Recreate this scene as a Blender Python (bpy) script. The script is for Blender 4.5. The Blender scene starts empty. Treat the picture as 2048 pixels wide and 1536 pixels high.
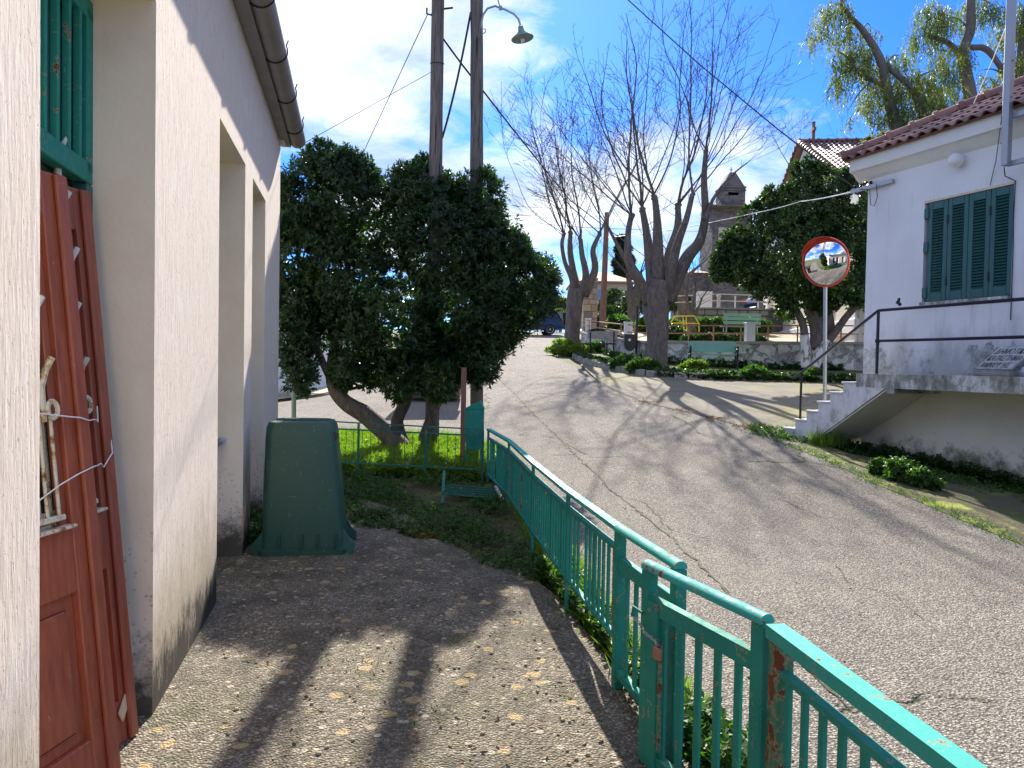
import bpy, math, random
import numpy as np
from mathutils import Vector, Matrix
C = bpy.context.scene
rnd = random.Random(7)
npr = np.random.default_rng(11)
# ------------------------------------------------------------------ camera
F, CX, CY, CAMZ = 1539.0, 1024.0, 768.0, 1.55
PITCH, ROLL = math.radians(1.5), math.radians(1.0)
fwd = Vector((0, math.cos(PITCH), -math.sin(PITCH)))
up0 = Vector((0, math.sin(PITCH), math.cos(PITCH)))
rt0 = Vector((1, 0, 0))
rgt = rt0*math.cos(ROLL) + up0*math.sin(ROLL)
upv = -rt0*math.sin(ROLL) + up0*math.cos(ROLL)
cam_d = bpy.data.cameras.new('camera')
cam = bpy.data.objects.new('camera', cam_d); C.collection.objects.link(cam)
cam.matrix_world = Matrix(((rgt.x, upv.x, -fwd.x, 0), (rgt.y, upv.y, -fwd.y, 0), (rgt.z, upv.z, -fwd.z, CAMZ), (0, 0, 0, 1)))
cam_d.sensor_width = 36; cam_d.lens = 36*F/2048; cam_d.clip_end = 3000; cam_d.clip_start = .05
C.camera = cam
# ------------------------------------------------------------------ light
SUN_AZ, SUN_EL = math.radians(-1.0), math.radians(31.5)     # azimuth clockwise from +Y
sdir = Vector((math.sin(SUN_AZ)*math.cos(SUN_EL), math.cos(SUN_AZ)*math.cos(SUN_EL), math.sin(SUN_EL)))
sd = bpy.data.lights.new('sun', 'SUN'); sd.energy = 4.7; sd.angle = math.radians(.55); sd.color = (1, .93, .82)
so = bpy.data.objects.new('sun', sd); C.collection.objects.link(so)
so.rotation_euler = (-sdir).to_track_quat('-Z', 'Y').to_euler(); so.location = (0, 30, 60)
C.view_settings.view_transform = 'Standard'; C.view_settings.look = 'None'
C.view_settings.gamma = 1; C.view_settings.exposure = 1.32
W = bpy.data.worlds.new('World'); C.world = W; W.use_nodes = True
C.cycles.max_bounces = 6; C.cycles.diffuse_bounces = 3; C.cycles.transparent_max_bounces = 8
C.cycles.caustics_reflective = False; C.cycles.caustics_refractive = False

class NT:
    """small node-building helper"""
    def __init__(s, tree): s.t = tree; s.L = tree.links; s.N = tree.nodes
    def n(s, typ, ins=None, **kw):
        nd = s.N.new(typ)
        for k, v in kw.items(): setattr(nd, k, v)
        for k, v in (ins or {}).items():
            if isinstance(v, (bpy.types.NodeSocket,)): s.L.new(v, nd.inputs[k])
            else:
                if isinstance(v, tuple) and len(v) == 3 and nd.inputs[k].type == 'RGBA': v = (*v, 1)
                nd.inputs[k].default_value = v
        return nd
    def math(s, op, a, b=0.0, clamp=False):
        return s.n('ShaderNodeMath', {0: a, 1: b}, operation=op, use_clamp=clamp).outputs[0]
    def pos(s):
        return s.n('ShaderNodeNewGeometry').outputs['Position']
    def scale(s, v, sc, loc=(0, 0, 0), rot=(0, 0, 0)):
        return s.n('ShaderNodeMapping', {'Vector': v, 'Scale': sc, 'Location': loc, 'Rotation': rot}).outputs[0]
    def noise(s, v, sc, det=3, rough=.55, dist=0.0, out='Fac'):
        return s.n('ShaderNodeTexNoise', {'Vector': v, 'Scale': sc, 'Detail': det, 'Roughness': rough, 'Distortion': dist}).outputs[out]
    def vor(s, v, sc, feat='F1', out='Distance', rnd=1.0):
        return s.n('ShaderNodeTexVoronoi', {'Vector': v, 'Scale': sc, 'Randomness': rnd}, feature=feat).outputs[out]
    def ramp(s, f, stops, interp='LINEAR'):
        nd = s.n('ShaderNodeValToRGB', {'Fac': f}); cr = nd.color_ramp; cr.interpolation = interp
        while len(cr.elements) < len(stops): cr.elements.new(.5)
        for e, (p, c) in zip(cr.elements, stops):
            e.position = p; e.color = (c, c, c, 1) if isinstance(c, (int, float)) else (*c, 1)
        return nd.outputs['Color']
    def mix(s, f, a, b, mode='MIX'):
        nd = s.n('ShaderNodeMix', data_type='RGBA', blend_type=mode)
        for k, v in ((0, f), (6, a), (7, b)):
            if isinstance(v, bpy.types.NodeSocket): s.L.new(v, nd.inputs[k])
            else: nd.inputs[k].default_value = (*v, 1) if isinstance(v, tuple) else v
        return nd.outputs[2]
    def bump(s, h, st=.5, d=.01, nrm=None):
        i = {'Height': h, 'Strength': st, 'Distance': d}
        if nrm is not None: i['Normal'] = nrm
        return s.n('ShaderNodeBump', i).outputs[0]
    def sep(s, v):
        return s.n('ShaderNodeSeparateXYZ', {0: v}).outputs

# sky: Nishita blue with fair-weather clouds laid out on a layer overhead
nt = NT(W.node_tree); nt.N.clear()
sky = nt.n('ShaderNodeTexSky', sky_type='NISHITA', sun_disc=False, sun_elevation=SUN_EL, sun_rotation=SUN_AZ,
           air_density=1.0, dust_density=.25, ozone_density=3.5, altitude=300)
d = nt.n('ShaderNodeTexCoord').outputs['Generated']
x, y, z = nt.sep(d)
zz = nt.math('ADD', nt.math('MAXIMUM', z, 0.0), .22)
u = nt.math('DIVIDE', x, zz); v = nt.math('DIVIDE', y, zz)
uv = nt.n('ShaderNodeCombineXYZ', {0: u, 1: v, 2: 0.0}).outputs[0]
uv = nt.scale(uv, (1, 1, 1), loc=(20.55, 24.3, 0))
big = nt.noise(uv, 1.15, 2, .5, .3)
fine = nt.noise(uv, 4.2, 9, .62, .6)
cv = nt.math('ADD', nt.math('MULTIPLY', big, .85), nt.math('MULTIPLY', fine, .42))
cloud = nt.ramp(cv, [(.570, 0), (.66, .68), (.78, 1)])
blue = nt.n('ShaderNodeHueSaturation', {'Color': sky.outputs[0], 'Saturation': 1.25, 'Value': .9}).outputs[0]
blue = nt.mix(1.0, blue, (.205, .385, .74), 'MULTIPLY')
shade = nt.math('ADD', nt.math('MULTIPLY', nt.noise(uv, 3.0, 7, .62, .4), .75), nt.math('MULTIPLY', cv, .3))
ccol = nt.ramp(shade, [(.44, (1.6, 1.95, 2.55)), (.57, (2.8, 3.0, 3.35)), (.72, (4.5, 4.55, 4.65))])
skyc = nt.mix(cloud, blue, ccol)
bg = nt.n('ShaderNodeBackground', {'Color': skyc, 'Strength': .145})
nt.L.new(bg.outputs[0], nt.n('ShaderNodeOutputWorld').inputs[0])

# ------------------------------------------------------------------ geometry helpers
def ray(px, py):
    d = fwd + rgt*((px-CX)/F) - upv*((py-CY)/F)
    return d
def at(px, py, Y):
    d = ray(px, py); t = Y/d.y
    return Vector((d.x*t, Y, CAMZ+d.z*t))
def on_plane(px, py, P, n):
    d = ray(px, py); o = Vector((0, 0, CAMZ)); t = (P-o).dot(n)/d.dot(n)
    return o+d*t
def sstep(a, b, x):
    t = np.clip((x-a)/(b-a), 0, 1); return t*t*(3-2*t)
def tz(x, y):
    x = np.asarray(x, float); y = np.asarray(y, float)
    s = y-7.0
    r = .08*np.where(s > 6, s, np.log1p(np.exp(np.clip(s*1.6, -40, 40)))/1.6)
    r = np.where(y > 56, .08*49+.02*(y-56), r)
    w = .3+.7*sstep(-9, -1.0, x)
    far = sstep(24, 60, y)
    w = w+(1-w)*far
    r = r*w
    v = sstep(0, .9, x-(9.1-.37*y)) * sstep(13.6, 12.3, y)*(y > 0)   # hollow under the right house
    r = r - .16*v*sstep(4, 9, y)
    r = r + .025*np.sin(x*.9+1)*np.sin(y*.7)*sstep(7, 10, y)
    return r
def tzf(x, y): return float(tz(x, y))
def G(px, py, off=0.0):
    d = ray(px, py); t = 1.0
    lo = None
    for i in range(4000):
        t = 1.2*1.0022**i
        z = CAMZ+d.z*t
        if z <= tzf(d.x*t, d.y*t)+off: break
    return Vector((d.x*t, d.y*t, tzf(d.x*t, d.y*t)+off))

ORG = {}
class MB:
    def __init__(s): s.v = []; s.f = []; s.m = []; s.mi = 0; s.smooth = False
    def add(s, vs, fs):
        b = len(s.v); s.v += [tuple(p) for p in vs]; s.f += [tuple(b+i for i in f) for f in fs]; s.m += [s.mi]*len(fs); return s
    def box(s, c, size, ax=None):
        """box with centre c; ax = (u,v,w) axes"""
        u, v, w = ax if ax else (Vector((1, 0, 0)), Vector((0, 1, 0)), Vector((0, 0, 1)))
        c = Vector(c); a, b, e = size[0]/2, size[1]/2, size[2]/2
        vs = [c+u*(a*i)+v*(b*j)+w*(e*k) for k in (-1, 1) for j in (-1, 1) for i in (-1, 1)]
        return s.add(vs, [(0, 2, 3, 1), (4, 5, 7, 6), (0, 1, 5, 4), (2, 6, 7, 3), (0, 4, 6, 2), (1, 3, 7, 5)])
    def bbox(s, c, size, ax=None, bev=.01):
        """box with chamfered vertical edges and top"""
        u, v, w = ax if ax else (Vector((1, 0, 0)), Vector((0, 1, 0)), Vector((0, 0, 1)))
        c = Vector(c); a, b, e = size[0]/2, size[1]/2, size[2]/2
        def ring(a, b, k, ch): return [c+u*i+v*j+w*k for i, j in ((a-ch, -b), (a, -b+ch), (a, b-ch), (a-ch, b), (-a+ch, b), (-a, b-ch), (-a, -b+ch), (-a+ch, -b))]
        R = [ring(a-bev, b-bev, -e, bev), ring(a, b, -e+bev, bev), ring(a, b, e-bev, bev), ring(a-bev, b-bev, e, bev)]
        return s.loft(R)
    def loft(s, rings, caps=True, closed=True):
        n = len(rings[0]); vs = [p for r in rings for p in r]; fs = []
        for i in range(len(rings)-1):
            for j in range(n if closed else n-1):
                k = (j+1) % n
                fs.append((i*n+j, i*n+k, (i+1)*n+k, (i+1)*n+j))
        if caps and closed:
            fs.append(tuple(range(n-1, -1, -1))); fs.append(tuple((len(rings)-1)*n+j for j in range(n)))
        return s.add(vs, fs)
    def tube(s, pts, r, n=8, caps=True, jag=0.0):
        pts = [Vector(p) for p in pts]
        if not hasattr(r, '__len__'): r = [r]*len(pts)
        rings = []; prev = None
        for i, p in enumerate(pts):
            t = (pts[min(i+1, len(pts)-1)]-pts[max(i-1, 0)])
            if t.length < 1e-9: t = Vector((0, 0, 1))
            t.normalize()
            if prev is None:
                a = Vector((0, 0, 1)) if abs(t.z) < .9 else Vector((1, 0, 0))
                e1 = t.cross(a).normalized()
            else:
                e1 = (prev-t*prev.dot(t))
                e1 = e1.normalized() if e1.length > 1e-6 else t.orthogonal().normalized()
            prev = e1; e2 = t.cross(e1)
            rings.append([p+(e1*math.cos(2*math.pi*j/n)+e2*math.sin(2*math.pi*j/n))*r[i]*(1+(rnd.uniform(-jag, jag) if jag else 0)) for j in range(n)])
        return s.loft(rings, caps)
    def lathe(s, c, prof, n=20, axis=None):
        """prof: list of (radius, height) along axis from c"""
        c = Vector(c); w = axis.normalized() if axis else Vector((0, 0, 1)); u = w.orthogonal().normalized(); v = w.cross(u)
        return s.loft([[c+w*h+(u*math.cos(2*math.pi*j/n)+v*math.sin(2*math.pi*j/n))*max(r, 1e-4) for j in range(n)] for r, h in prof])
    def prism(s, poly, ext):
        """poly: 3-D points, ext: extrusion vector"""
        e = Vector(ext); return s.loft([[Vector(p) for p in poly], [Vector(p)+e for p in poly]])
    def build(s, name, mats, parent=None, kind=None, smooth=None, label=None):
        me = bpy.data.meshes.new(name)
        o = ORG.get(parent.name, Vector((0, 0, 0))) if parent else Vector((0, 0, 0))
        me.from_pydata([(p[0]-o.x, p[1]-o.y, p[2]-o.z) for p in s.v], [], s.f)
        mats = mats if isinstance(mats, (list, tuple)) else [mats]
        for m in mats: me.materials.append(m)
        if any(s.m): me.polygons.foreach_set('material_index', s.m)
        import bmesh
        if len(s.f) < 60000:
            bm = bmesh.new(); bm.from_mesh(me); bmesh.ops.recalc_face_normals(bm, faces=bm.faces); bm.to_mesh(me); bm.free()
        if smooth if smooth is not None else s.smooth:
            me.polygons.foreach_set('use_smooth', [True]*len(me.polygons))
            if smooth != 'all': me.set_sharp_from_angle(angle=math.radians(38))
        return link(name, me, parent, kind, label)
def link(name, me, parent=None, kind=None, label=None, loc=None, rot=None):
    ob = bpy.data.objects.new(name, me); C.collection.objects.link(ob)
    if parent: ob.parent = parent; ORG[ob.name] = ORG.get(parent.name, Vector((0, 0, 0)))
    if kind: ob['kind'] = kind
    if label: ob['label'] = label
    if loc is not None: ob.location = Vector(loc)-(ORG[parent.name] if parent else Vector((0, 0, 0)))
    if rot is not None: ob.rotation_mode = 'QUATERNION'; ob.rotation_quaternion = rot
    return ob
def tag(o, label, cat, group=None, kind=None):
    o['label'] = label; o['category'] = cat
    if group: o['group'] = group
    if kind: o['kind'] = kind
    return o
def thing(name, label, cat, loc, group=None):
    o = bpy.data.objects.new(name, None); C.collection.objects.link(o)
    o.location = loc; ORG[o.name] = Vector(loc); o.empty_display_size = .2
    return tag(o, label, cat, group)
def struct(o): o['kind'] = 'structure'; return o
def quadmesh(name, P, faces_n, mats, parent=None, kind=None, smooth=False, mi=None):
    """fast mesh from numpy: P (k*faces_n,3), each consecutive faces_n verts make one face"""
    me = bpy.data.meshes.new(name); o = ORG.get(parent.name, Vector((0, 0, 0))) if parent else Vector((0, 0, 0))
    P = np.asarray(P, np.float32).reshape(-1, 3)-np.array(o, np.float32)
    nv = len(P); nf = nv//faces_n
    me.vertices.add(nv); me.vertices.foreach_set('co', P.ravel())
    me.loops.add(nv); me.loops.foreach_set('vertex_index', np.arange(nv, dtype=np.int32))
    me.polygons.add(nf); me.polygons.foreach_set('loop_start', np.arange(0, nv, faces_n, dtype=np.int32))
    me.polygons.foreach_set('loop_total', np.full(nf, faces_n, np.int32))
    for m in (mats if isinstance(mats, (list, tuple)) else [mats]): me.materials.append(m)
    if mi is not None: me.polygons.foreach_set('material_index', np.asarray(mi, np.int32))
    me.update(calc_edges=True); me.validate()
    return link(name, me, parent, kind)
def leaf_geo(P, D, L, Wd, fold=.25, nrm=None):
    """P base (n,3), D direction (n,3), L length, Wd width -> two quads folded on the midrib: (n,2,4,3)"""
    n = len(P); D = D/np.linalg.norm(D, axis=1, keepdims=True)
    R = npr.normal(size=(n, 3)) if nrm is None else nrm
    S = np.cross(D, R); S /= np.linalg.norm(S, axis=1, keepdims=True)+1e-9
    N = np.cross(S, D)
    L = np.broadcast_to(L, (n,))[:, None]; Wd = np.broadcast_to(Wd, (n,))[:, None]
    a = P; b = P+D*L
    m1 = P+D*L*.55+S*Wd*.5+N*Wd*fold; m2 = P+D*L*.55-S*Wd*.5+N*Wd*fold; q1 = P+D*L*.2+S*Wd*.22; q2 = P+D*L*.2-S*Wd*.22
    A = np.stack([a, q1, m1, b], 1); B = np.stack([a, b, m2, q2], 1)
    return np.stack([A, B], 1)
def unit(n):
    v = npr.normal(size=(n, 3)); return v/np.linalg.norm(v, axis=1, keepdims=True)

# ------------------------------------------------------------------ materials
def bsdf(name, fn):
    m = bpy.data.materials.new(name); m.use_nodes = True; t = NT(m.node_tree); t.N.clear()
    r = fn(t); ins = {'Base Color': r[0], 'Roughness': r[1]}
    if len(r) > 2 and r[2] is not None: ins['Normal'] = r[2]
    ex = r[3] if len(r) > 3 else {}
    ins.update(ex)
    b = t.n('ShaderNodeBsdfPrincipled', ins)
    t.L.new(b.outputs[0], t.n('ShaderNodeOutputMaterial').inputs[0]); return m
def leafmat(name, stops, trans=.35, rough=.4, tcol=None, sc=2.5):
    m = bpy.data.materials.new(name); m.use_nodes = True; t = NT(m.node_tree); t.N.clear()
    p = t.pos(); g = t.noise(p, sc, 3, .6); f2 = t.n('ShaderNodeTexWhiteNoise', {'Vector': t.n('ShaderNodeVectorMath', {0: p, 3: 40.0}, operation='SNAP').outputs[0] if False else t.scale(p, (23, 23, 23))}).outputs['Value']
    f2 = t.noise(p, 37, 1, .5)
    f = t.math('ADD', t.math('MULTIPLY', g, .55), t.math('MULTIPLY', f2, .45))
    col = t.ramp(f, stops)
    b = t.n('ShaderNodeBsdfPrincipled', {'Base Color': col, 'Roughness': rough, 'Specular IOR Level': .35})
    tc = t.mix(1.0, col, tcol or (1.6, 2.1, .6), 'MULTIPLY')
    tr = t.n('ShaderNodeBsdfTranslucent', {'Color': tc})
    mx = t.n('ShaderNodeMixShader', {0: trans, 1: b.outputs[0], 2: tr.outputs[0]})
    t.L.new(mx.outputs[0], t.n('ShaderNodeOutputMaterial').inputs[0]); return m
def plain(name, col, rough=.6, metal=0.0, var=.12, sc=12, bs=.15, spec=.5):
    def fn(t):
        p = t.pos(); f = t.noise(p, sc, 4, .6)
        c = t.mix(f, tuple(c*(1-var) for c in col), tuple(min(1, c*(1+var)) for c in col))
        return c, rough, t.bump(t.noise(p, sc*6, 3), bs, .004), {'Metallic': metal, 'Specular IOR Level': spec}
    return bsdf(name, fn)
M = {}
def asphalt(t):
    p = t.pos(); c1 = t.vor(p, 78, out='Color'); d1 = t.vor(p, 78); d2 = t.vor(p, 190)
    g = t.n('ShaderNodeSeparateColor', {0: c1}).outputs[0]
    chips = t.ramp(g, [(0, (.20, .176, .145)), (.45, (.37, .330, .272)), (.8, (.52, .468, .388)), (1, (.72, .66, .55))])
    low = t.noise(t.scale(p, (1.0, .35, 1), rot=(0, 0, .25)), .9, 6, .62); mid = t.noise(p, 2.2, 4, .65)
    chips = t.mix(t.ramp(mid, [(.35, .0), (.7, .5)]), chips, (.24, .222, .20))
    chips = t.mix(t.ramp(low, [(.45, 0), (.62, .45)]), chips, (.47, .43, .365))
    gaps = t.ramp(d1, [(.28, 0), (.62, 1)])
    col = t.mix(t.math('MULTIPLY', gaps, .8), chips, (.085, .078, .068))
    dk = t.ramp(t.noise(p, .33, 6, .7, 1.0), [(.55, 0), (.60, .45)]); col = t.mix(dk, col, t.mix(.55, col, (.10, .095, .09)))
    # hairline cracks
    w = t.noise(t.scale(p, (1, 1, 0)), .9, 5, .7, out='Color')
    pv = t.n('ShaderNodeVectorMath', {0: t.scale(p, (1, 1, 0)), 1: w}, operation='ADD').outputs[0]
    cr = t.vor(pv, .16, 'DISTANCE_TO_EDGE')
    crk = t.ramp(cr, [(.0, 1), (.0045, 0)])
    crk = t.math('MULTIPLY', crk, t.ramp(t.noise(p, .7, 2), [(.5, 0), (.56, 1)]))
    col = t.mix(crk, col, (.035, .04, .02))
    h = t.math('SUBTRACT', t.math('MULTIPLY', d1, -1.0), t.math('MULTIPLY', crk, 2.0))
    h = t.math('ADD', h, t.math('MULTIPLY', d2, -.35))
    return col, .9, t.bump(h, .8, .016), {'Specular IOR Level': .16}
M['asphalt'] = bsdf('worn_asphalt', asphalt)
def concrete(t):
    p = t.pos(); d1 = t.vor(p, 84); c1 = t.n('ShaderNodeSeparateColor', {0: t.vor(p, 84, out='Color')}).outputs[0]
    chips = t.ramp(c1, [(0, (.10, .087, .068)), (.45, (.22, .19, .145)), (.78, (.38, .33, .255)), (1, (.56, .51, .42))])
    gaps = t.ramp(d1, [(.3, 0), (.7, .8)])
    col = t.mix(gaps, chips, (.095, .078, .055))
    wl_ = t.noise(p, .8, 6, .7); col = t.mix(t.ramp(wl_, [(.42, .6), (.58, 0)]), col, t.mix(.5, col, (.11, .09, .062)))
    fn = t.noise(p, 150, 2, .6); col = t.mix(t.ramp(fn, [(.5, 0), (.75, .5)]), col, (.42, .36, .27))
    mid = t.noise(p, 3.2, 6, .7)
    col = t.mix(t.ramp(mid, [(.45, 0), (.62, .62)]), col, (.065, .06, .045))
    # pale lichen rosettes, sharp edged
    w = t.noise(p, 26, 3, .6, out='Color')
    pv = t.n('ShaderNodeVectorMath', {0: p, 1: t.n('ShaderNodeVectorMath', {0: w, 3: .055}, operation='SCALE').outputs[0]}, operation='ADD').outputs[0]
    li = t.vor(pv, 6.5); lc = t.n('ShaderNodeSeparateColor', {0: t.vor(pv, 6.5, out='Color')}).outputs[1]
    lich = t.math('MULTIPLY', t.ramp(li, [(.2, 1), (.24, 0)]), t.ramp(lc, [(.42, 0), (.46, 1)]))
    col = t.mix(t.math('MULTIPLY', lich, .85), col, (.44, .33, .17))
    li2 = t.vor(p, 16); lc2 = t.n('ShaderNodeSeparateColor', {0: t.vor(p, 16, out='Color')}).outputs[1]
    l2 = t.math('MULTIPLY', t.ramp(li2, [(.22, 1), (.27, 0)]), t.ramp(lc2, [(.7, 0), (.72, 1)]))
    col = t.mix(t.math('MULTIPLY', l2, .8), col, (.48, .42, .32))
    moss = t.math('MULTIPLY', t.ramp(t.noise(p, 1.1, 6, .7), [(.53, 0), (.6, 1)]), t.ramp(t.noise(p, 30, 2), [(.4, 0), (.6, .5)]))
    col = t.mix(moss, col, (.07, .085, .025))
    h = t.math('ADD', t.math('MULTIPLY', d1, -1.0), t.math('MULTIPLY', t.noise(p, 9, 4), 1.2))
    return col, .92, t.bump(h, .75, .014), {'Specular IOR Level': .2}
M['concrete'] = bsdf('exposed_aggregate_concrete', concrete)
def apron(t):
    p = t.pos(); c = t.ramp(t.noise(p, 1.2, 6, .7), [(.3, (.15, .135, .105)), (.6, (.27, .245, .19))])
    c = t.mix(t.ramp(t.vor(p, 90), [(.2, 0), (.7, .6)]), c, (.11, .10, .08))
    ms = t.math('MULTIPLY', t.ramp(t.noise(p, .5, 5, .7), [(.5, 0), (.6, 1)]), t.ramp(t.noise(p, 14, 3), [(.35, 0), (.6, .8)]))
    c = t.mix(ms, c, (.24, .23, .055))
    return c, .92, t.bump(t.noise(p, 60, 4), .5, .01), {'Specular IOR Level': .15}
M['apron'] = bsdf('old_concrete_apron', apron)
def soil(t):
    p = t.pos(); c = t.ramp(t.noise(p, 2.5, 6, .7), [(.3, (.06, .052, .03)), (.48, (.11, .095, .05)), (.56, (.10, .12, .03)), (.68, (.20, .22, .04))])
    return c, .95, t.bump(t.noise(p, 40, 5, .7), .8, .03)
M['soil'] = bsdf('mossy_soil', soil)
def mossy(t):
    p = t.pos(); a = t.noise(p, 3.5, 6, .72)
    c = t.ramp(a, [(.36, (.06, .052, .03)), (.5, (.11, .105, .035)), (.6, (.30, .33, .03)), (.75, (.42, .44, .05))])
    return c, .9, t.bump(t.noise(p, 70, 4, .7), .8, .02)
M['moss'] = bsdf('yellow_green_moss', mossy)
def dirtg(t):
    p = t.pos(); c = t.ramp(t.noise(p, .8, 5), [(.35, (.30, .25, .16)), (.6, (.44, .38, .26))])
    return c, .9, t.bump(t.noise(p, 25, 5), .6, .02)
M['sand'] = bsdf('sandy_path', dirtg)
def plaster_left(t):
    p = t.pos(); st = t.scale(p, (1, 1, .14))
    f = t.noise(st, 42, 6, .72); g = t.noise(t.scale(p, (1, 1, .3)), 5, 6, .7); b = t.noise(p, 1.3, 5, .65); hz = t.sep(p)[2]
    c = t.ramp(f, [(.3, (.66, .55, .455)), (.5, (.80, .69, .59)), (.68, (.87, .78, .70))])
    c = t.mix(t.ramp(g, [(.45, 0), (.7, .4)]), c, (.72, .665, .62))
    c = t.mix(t.ramp(b, [(.4, 0), (.7, .45)]), c, (.80, .67, .54))
    pits = t.ramp(t.noise(t.scale(p, (1, 1, .32)), 95, 3, .62), [(.30, 1), (.37, 0)])
    c = t.mix(t.math('MULTIPLY', pits, .55), c, (.36, .30, .25))
    n1 = t.noise(t.scale(p, (1, 1, .55)), 9, 9, .8); n2 = t.noise(p, 1.7, 3, .5)
    e = t.math('SUBTRACT', t.math('SUBTRACT', hz, t.math('MULTIPLY', n1, .9)), t.math('MULTIPLY', n2, .5))
    c = t.mix(t.ramp(t.math('ADD', e, .35), [(.0, .8), (.45, .0)]), c, (.40, .33, .22))
    c = t.mix(t.ramp(t.math('ADD', e, .62), [(.02, .96), (.22, 0)]), c, (.04, .034, .026))
    h = t.math('ADD', f, t.math('MULTIPLY', pits, -.6))
    return c, .95, t.bump(h, .6, .012), {'Specular IOR Level': .2}
M['plaster'] = bsdf('combed_cream_plaster', plaster_left)
def plaster_in(t):
    p = t.pos(); hz = t.sep(p)[2]
    c = t.ramp(t.noise(p, 1.6, 6, .65), [(.3, (.72, .62, .49)), (.6, (.83, .74, .62))])
    bl = t.vor(p, 48); bc = t.n('ShaderNodeSeparateColor', {0: t.vor(p, 48, out='Color')}).outputs[0]
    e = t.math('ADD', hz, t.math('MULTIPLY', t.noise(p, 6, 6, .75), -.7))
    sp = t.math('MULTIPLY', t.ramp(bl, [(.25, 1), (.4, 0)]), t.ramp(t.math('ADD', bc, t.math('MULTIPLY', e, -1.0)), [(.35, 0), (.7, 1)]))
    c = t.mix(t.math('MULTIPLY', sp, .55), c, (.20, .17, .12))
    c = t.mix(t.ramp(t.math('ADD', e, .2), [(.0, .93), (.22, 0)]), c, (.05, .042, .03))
    return c, .85, t.bump(t.noise(p, 50, 4), .2, .006)
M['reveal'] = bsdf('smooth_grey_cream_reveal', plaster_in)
def white_house(t):
    p = t.pos(); hz = t.sep(p)[2]
    c = t.ramp(t.noise(p, 1.2, 6, .6), [(.3, (.70, .71, .73)), (.6, (.77, .78, .80))])
    st = t.noise(t.scale(p, (1, 1, .25)), 3.0, 7, .72)
    lvl = t.math('SUBTRACT', 2.55, hz)   # grime band just above the landing
    gr = t.math('ADD', t.math('MULTIPLY', lvl, .45), st)
    gr = t.math('MULTIPLY', t.ramp(gr, [(.62, 0), (1.0, .75)]), t.ramp(hz, [(.0, 0), (1.0, 0)]) if False else 1.0)
    c = t.mix(gr, c, (.33, .345, .32)); dr = t.math('MULTIPLY', t.ramp(t.noise(t.scale(p, (1, 1, .06)), 9, 5, .7), [(.56, 0), (.68, .5)]), t.math('LESS_THAN', hz, 4.2)); c = t.mix(dr, c, (.52, .52, .50))
    bl = t.math('MULTIPLY', t.ramp(t.noise(p, 1.6, 7, .75), [(.47, 0), (.60, 1)]), t.ramp(hz, [(1.5/4, 1), (2.05/4, 0)]) if False else t.math('MULTIPLY', t.math('GREATER_THAN', hz, 1.4), t.math('LESS_THAN', t.math('ADD', hz, t.math('MULTIPLY', t.noise(p, 9, 3), .5)), 2.15)))
    c = t.mix(t.math('MULTIPLY', bl, .75), c, (.10, .12, .10))
    return c, .85, t.bump(t.noise(p, 30, 4), .12, .006)
M['white'] = bsdf('whitewashed_render', white_house)
def basement(t):
    p = t.pos(); hz = t.sep(p)[2]
    c = t.ramp(t.noise(p, 1.0, 6, .65), [(.3, (.68, .645, .54)), (.6, (.80, .76, .66))])
    e = t.math('ADD', hz, t.math('MULTIPLY', t.noise(p, 2.6, 7, .75), -1.4))
    c = t.mix(t.ramp(t.math('ADD', e, .45), [(.0, .9), (.3, 0)]), c, (.10, .11, .055))
    return c, .9, t.bump(t.noise(p, 30, 4), .2, .01)
M['basement'] = bsdf('stained_cream_render', basement)
def slabm(t):
    p = t.pos()
    c = t.ramp(t.noise(t.scale(p, (1, 1, .5)), 5, 7, .75), [(.36, (.13, .13, .105)), (.5, (.34, .335, .30)), (.6, (.66, .66, .64))])
    return c, .9, t.bump(t.noise(p, 40, 4), .4, .01)
M['slab'] = bsdf('peeling_whitewash_concrete', slabm)
def stonewall(t):
    p = t.pos()
    c = t.ramp(t.noise(p, 2.2, 7, .7), [(.3, (.42, .40, .33)), (.5, (.62, .61, .56)), (.65, (.74, .74, .70))])
    w = t.noise(p, 3.5, 6, .7, out='Color'); pv = t.n('ShaderNodeVectorMath', {0: p, 1: t.n('ShaderNodeVectorMath', {0: w, 3: .75}, operation='SCALE').outputs[0]}, operation='ADD').outputs[0]
    ed = t.vor(pv, 2.1, 'DISTANCE_TO_EDGE')
    c = t.mix(t.math('MULTIPLY', t.ramp(ed, [(0.0, 1), (.05, 0)]), t.ramp(t.noise(p, 2.6, 5, .7), [(.47, 0), (.55, 1)])), c, (.10, .11, .07))
    c = t.mix(t.ramp(t.noise(p, 1.5, 7, .75), [(.58, 0), (.66, .8)]), c, (.12, .14, .07))
    h = t.ramp(ed, [(0, 0), (.12, 1)])
    return c, .9, t.bump(h, .9, .05)
M['limewall'] = bsdf('limewashed_rubble', stonewall)
def rubble(t):
    p = t.pos(); w = t.noise(p, 3, 3, out='Color'); pv = t.n('ShaderNodeVectorMath', {0: p, 1: t.n('ShaderNodeVectorMath', {0: w, 3: .15}, operation='SCALE').outputs[0]}, operation='ADD').outputs[0]
    pv = t.scale(pv, (1, 1, 1.7))
    ed = t.vor(pv, 3.0, 'DISTANCE_TO_EDGE'); cc = t.n('ShaderNodeSeparateColor', {0: t.vor(pv, 3.0, out='Color')}).outputs[0]
    c = t.ramp(cc, [(0, (.038, .040, .046)), (.5, (.085, .084, .090)), (1, (.16, .158, .16))])
    c = t.mix(t.noise(p, 20, 4), c, t.mix(.5, c, (.30, .28, .25)))
    c = t.mix(t.ramp(ed, [(0, 1), (.06, 0)]), c, (.20, .19, .18))
    return c, .95, t.bump(t.ramp(ed, [(0, 0), (.1, 1)]), .8, .05)
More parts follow.
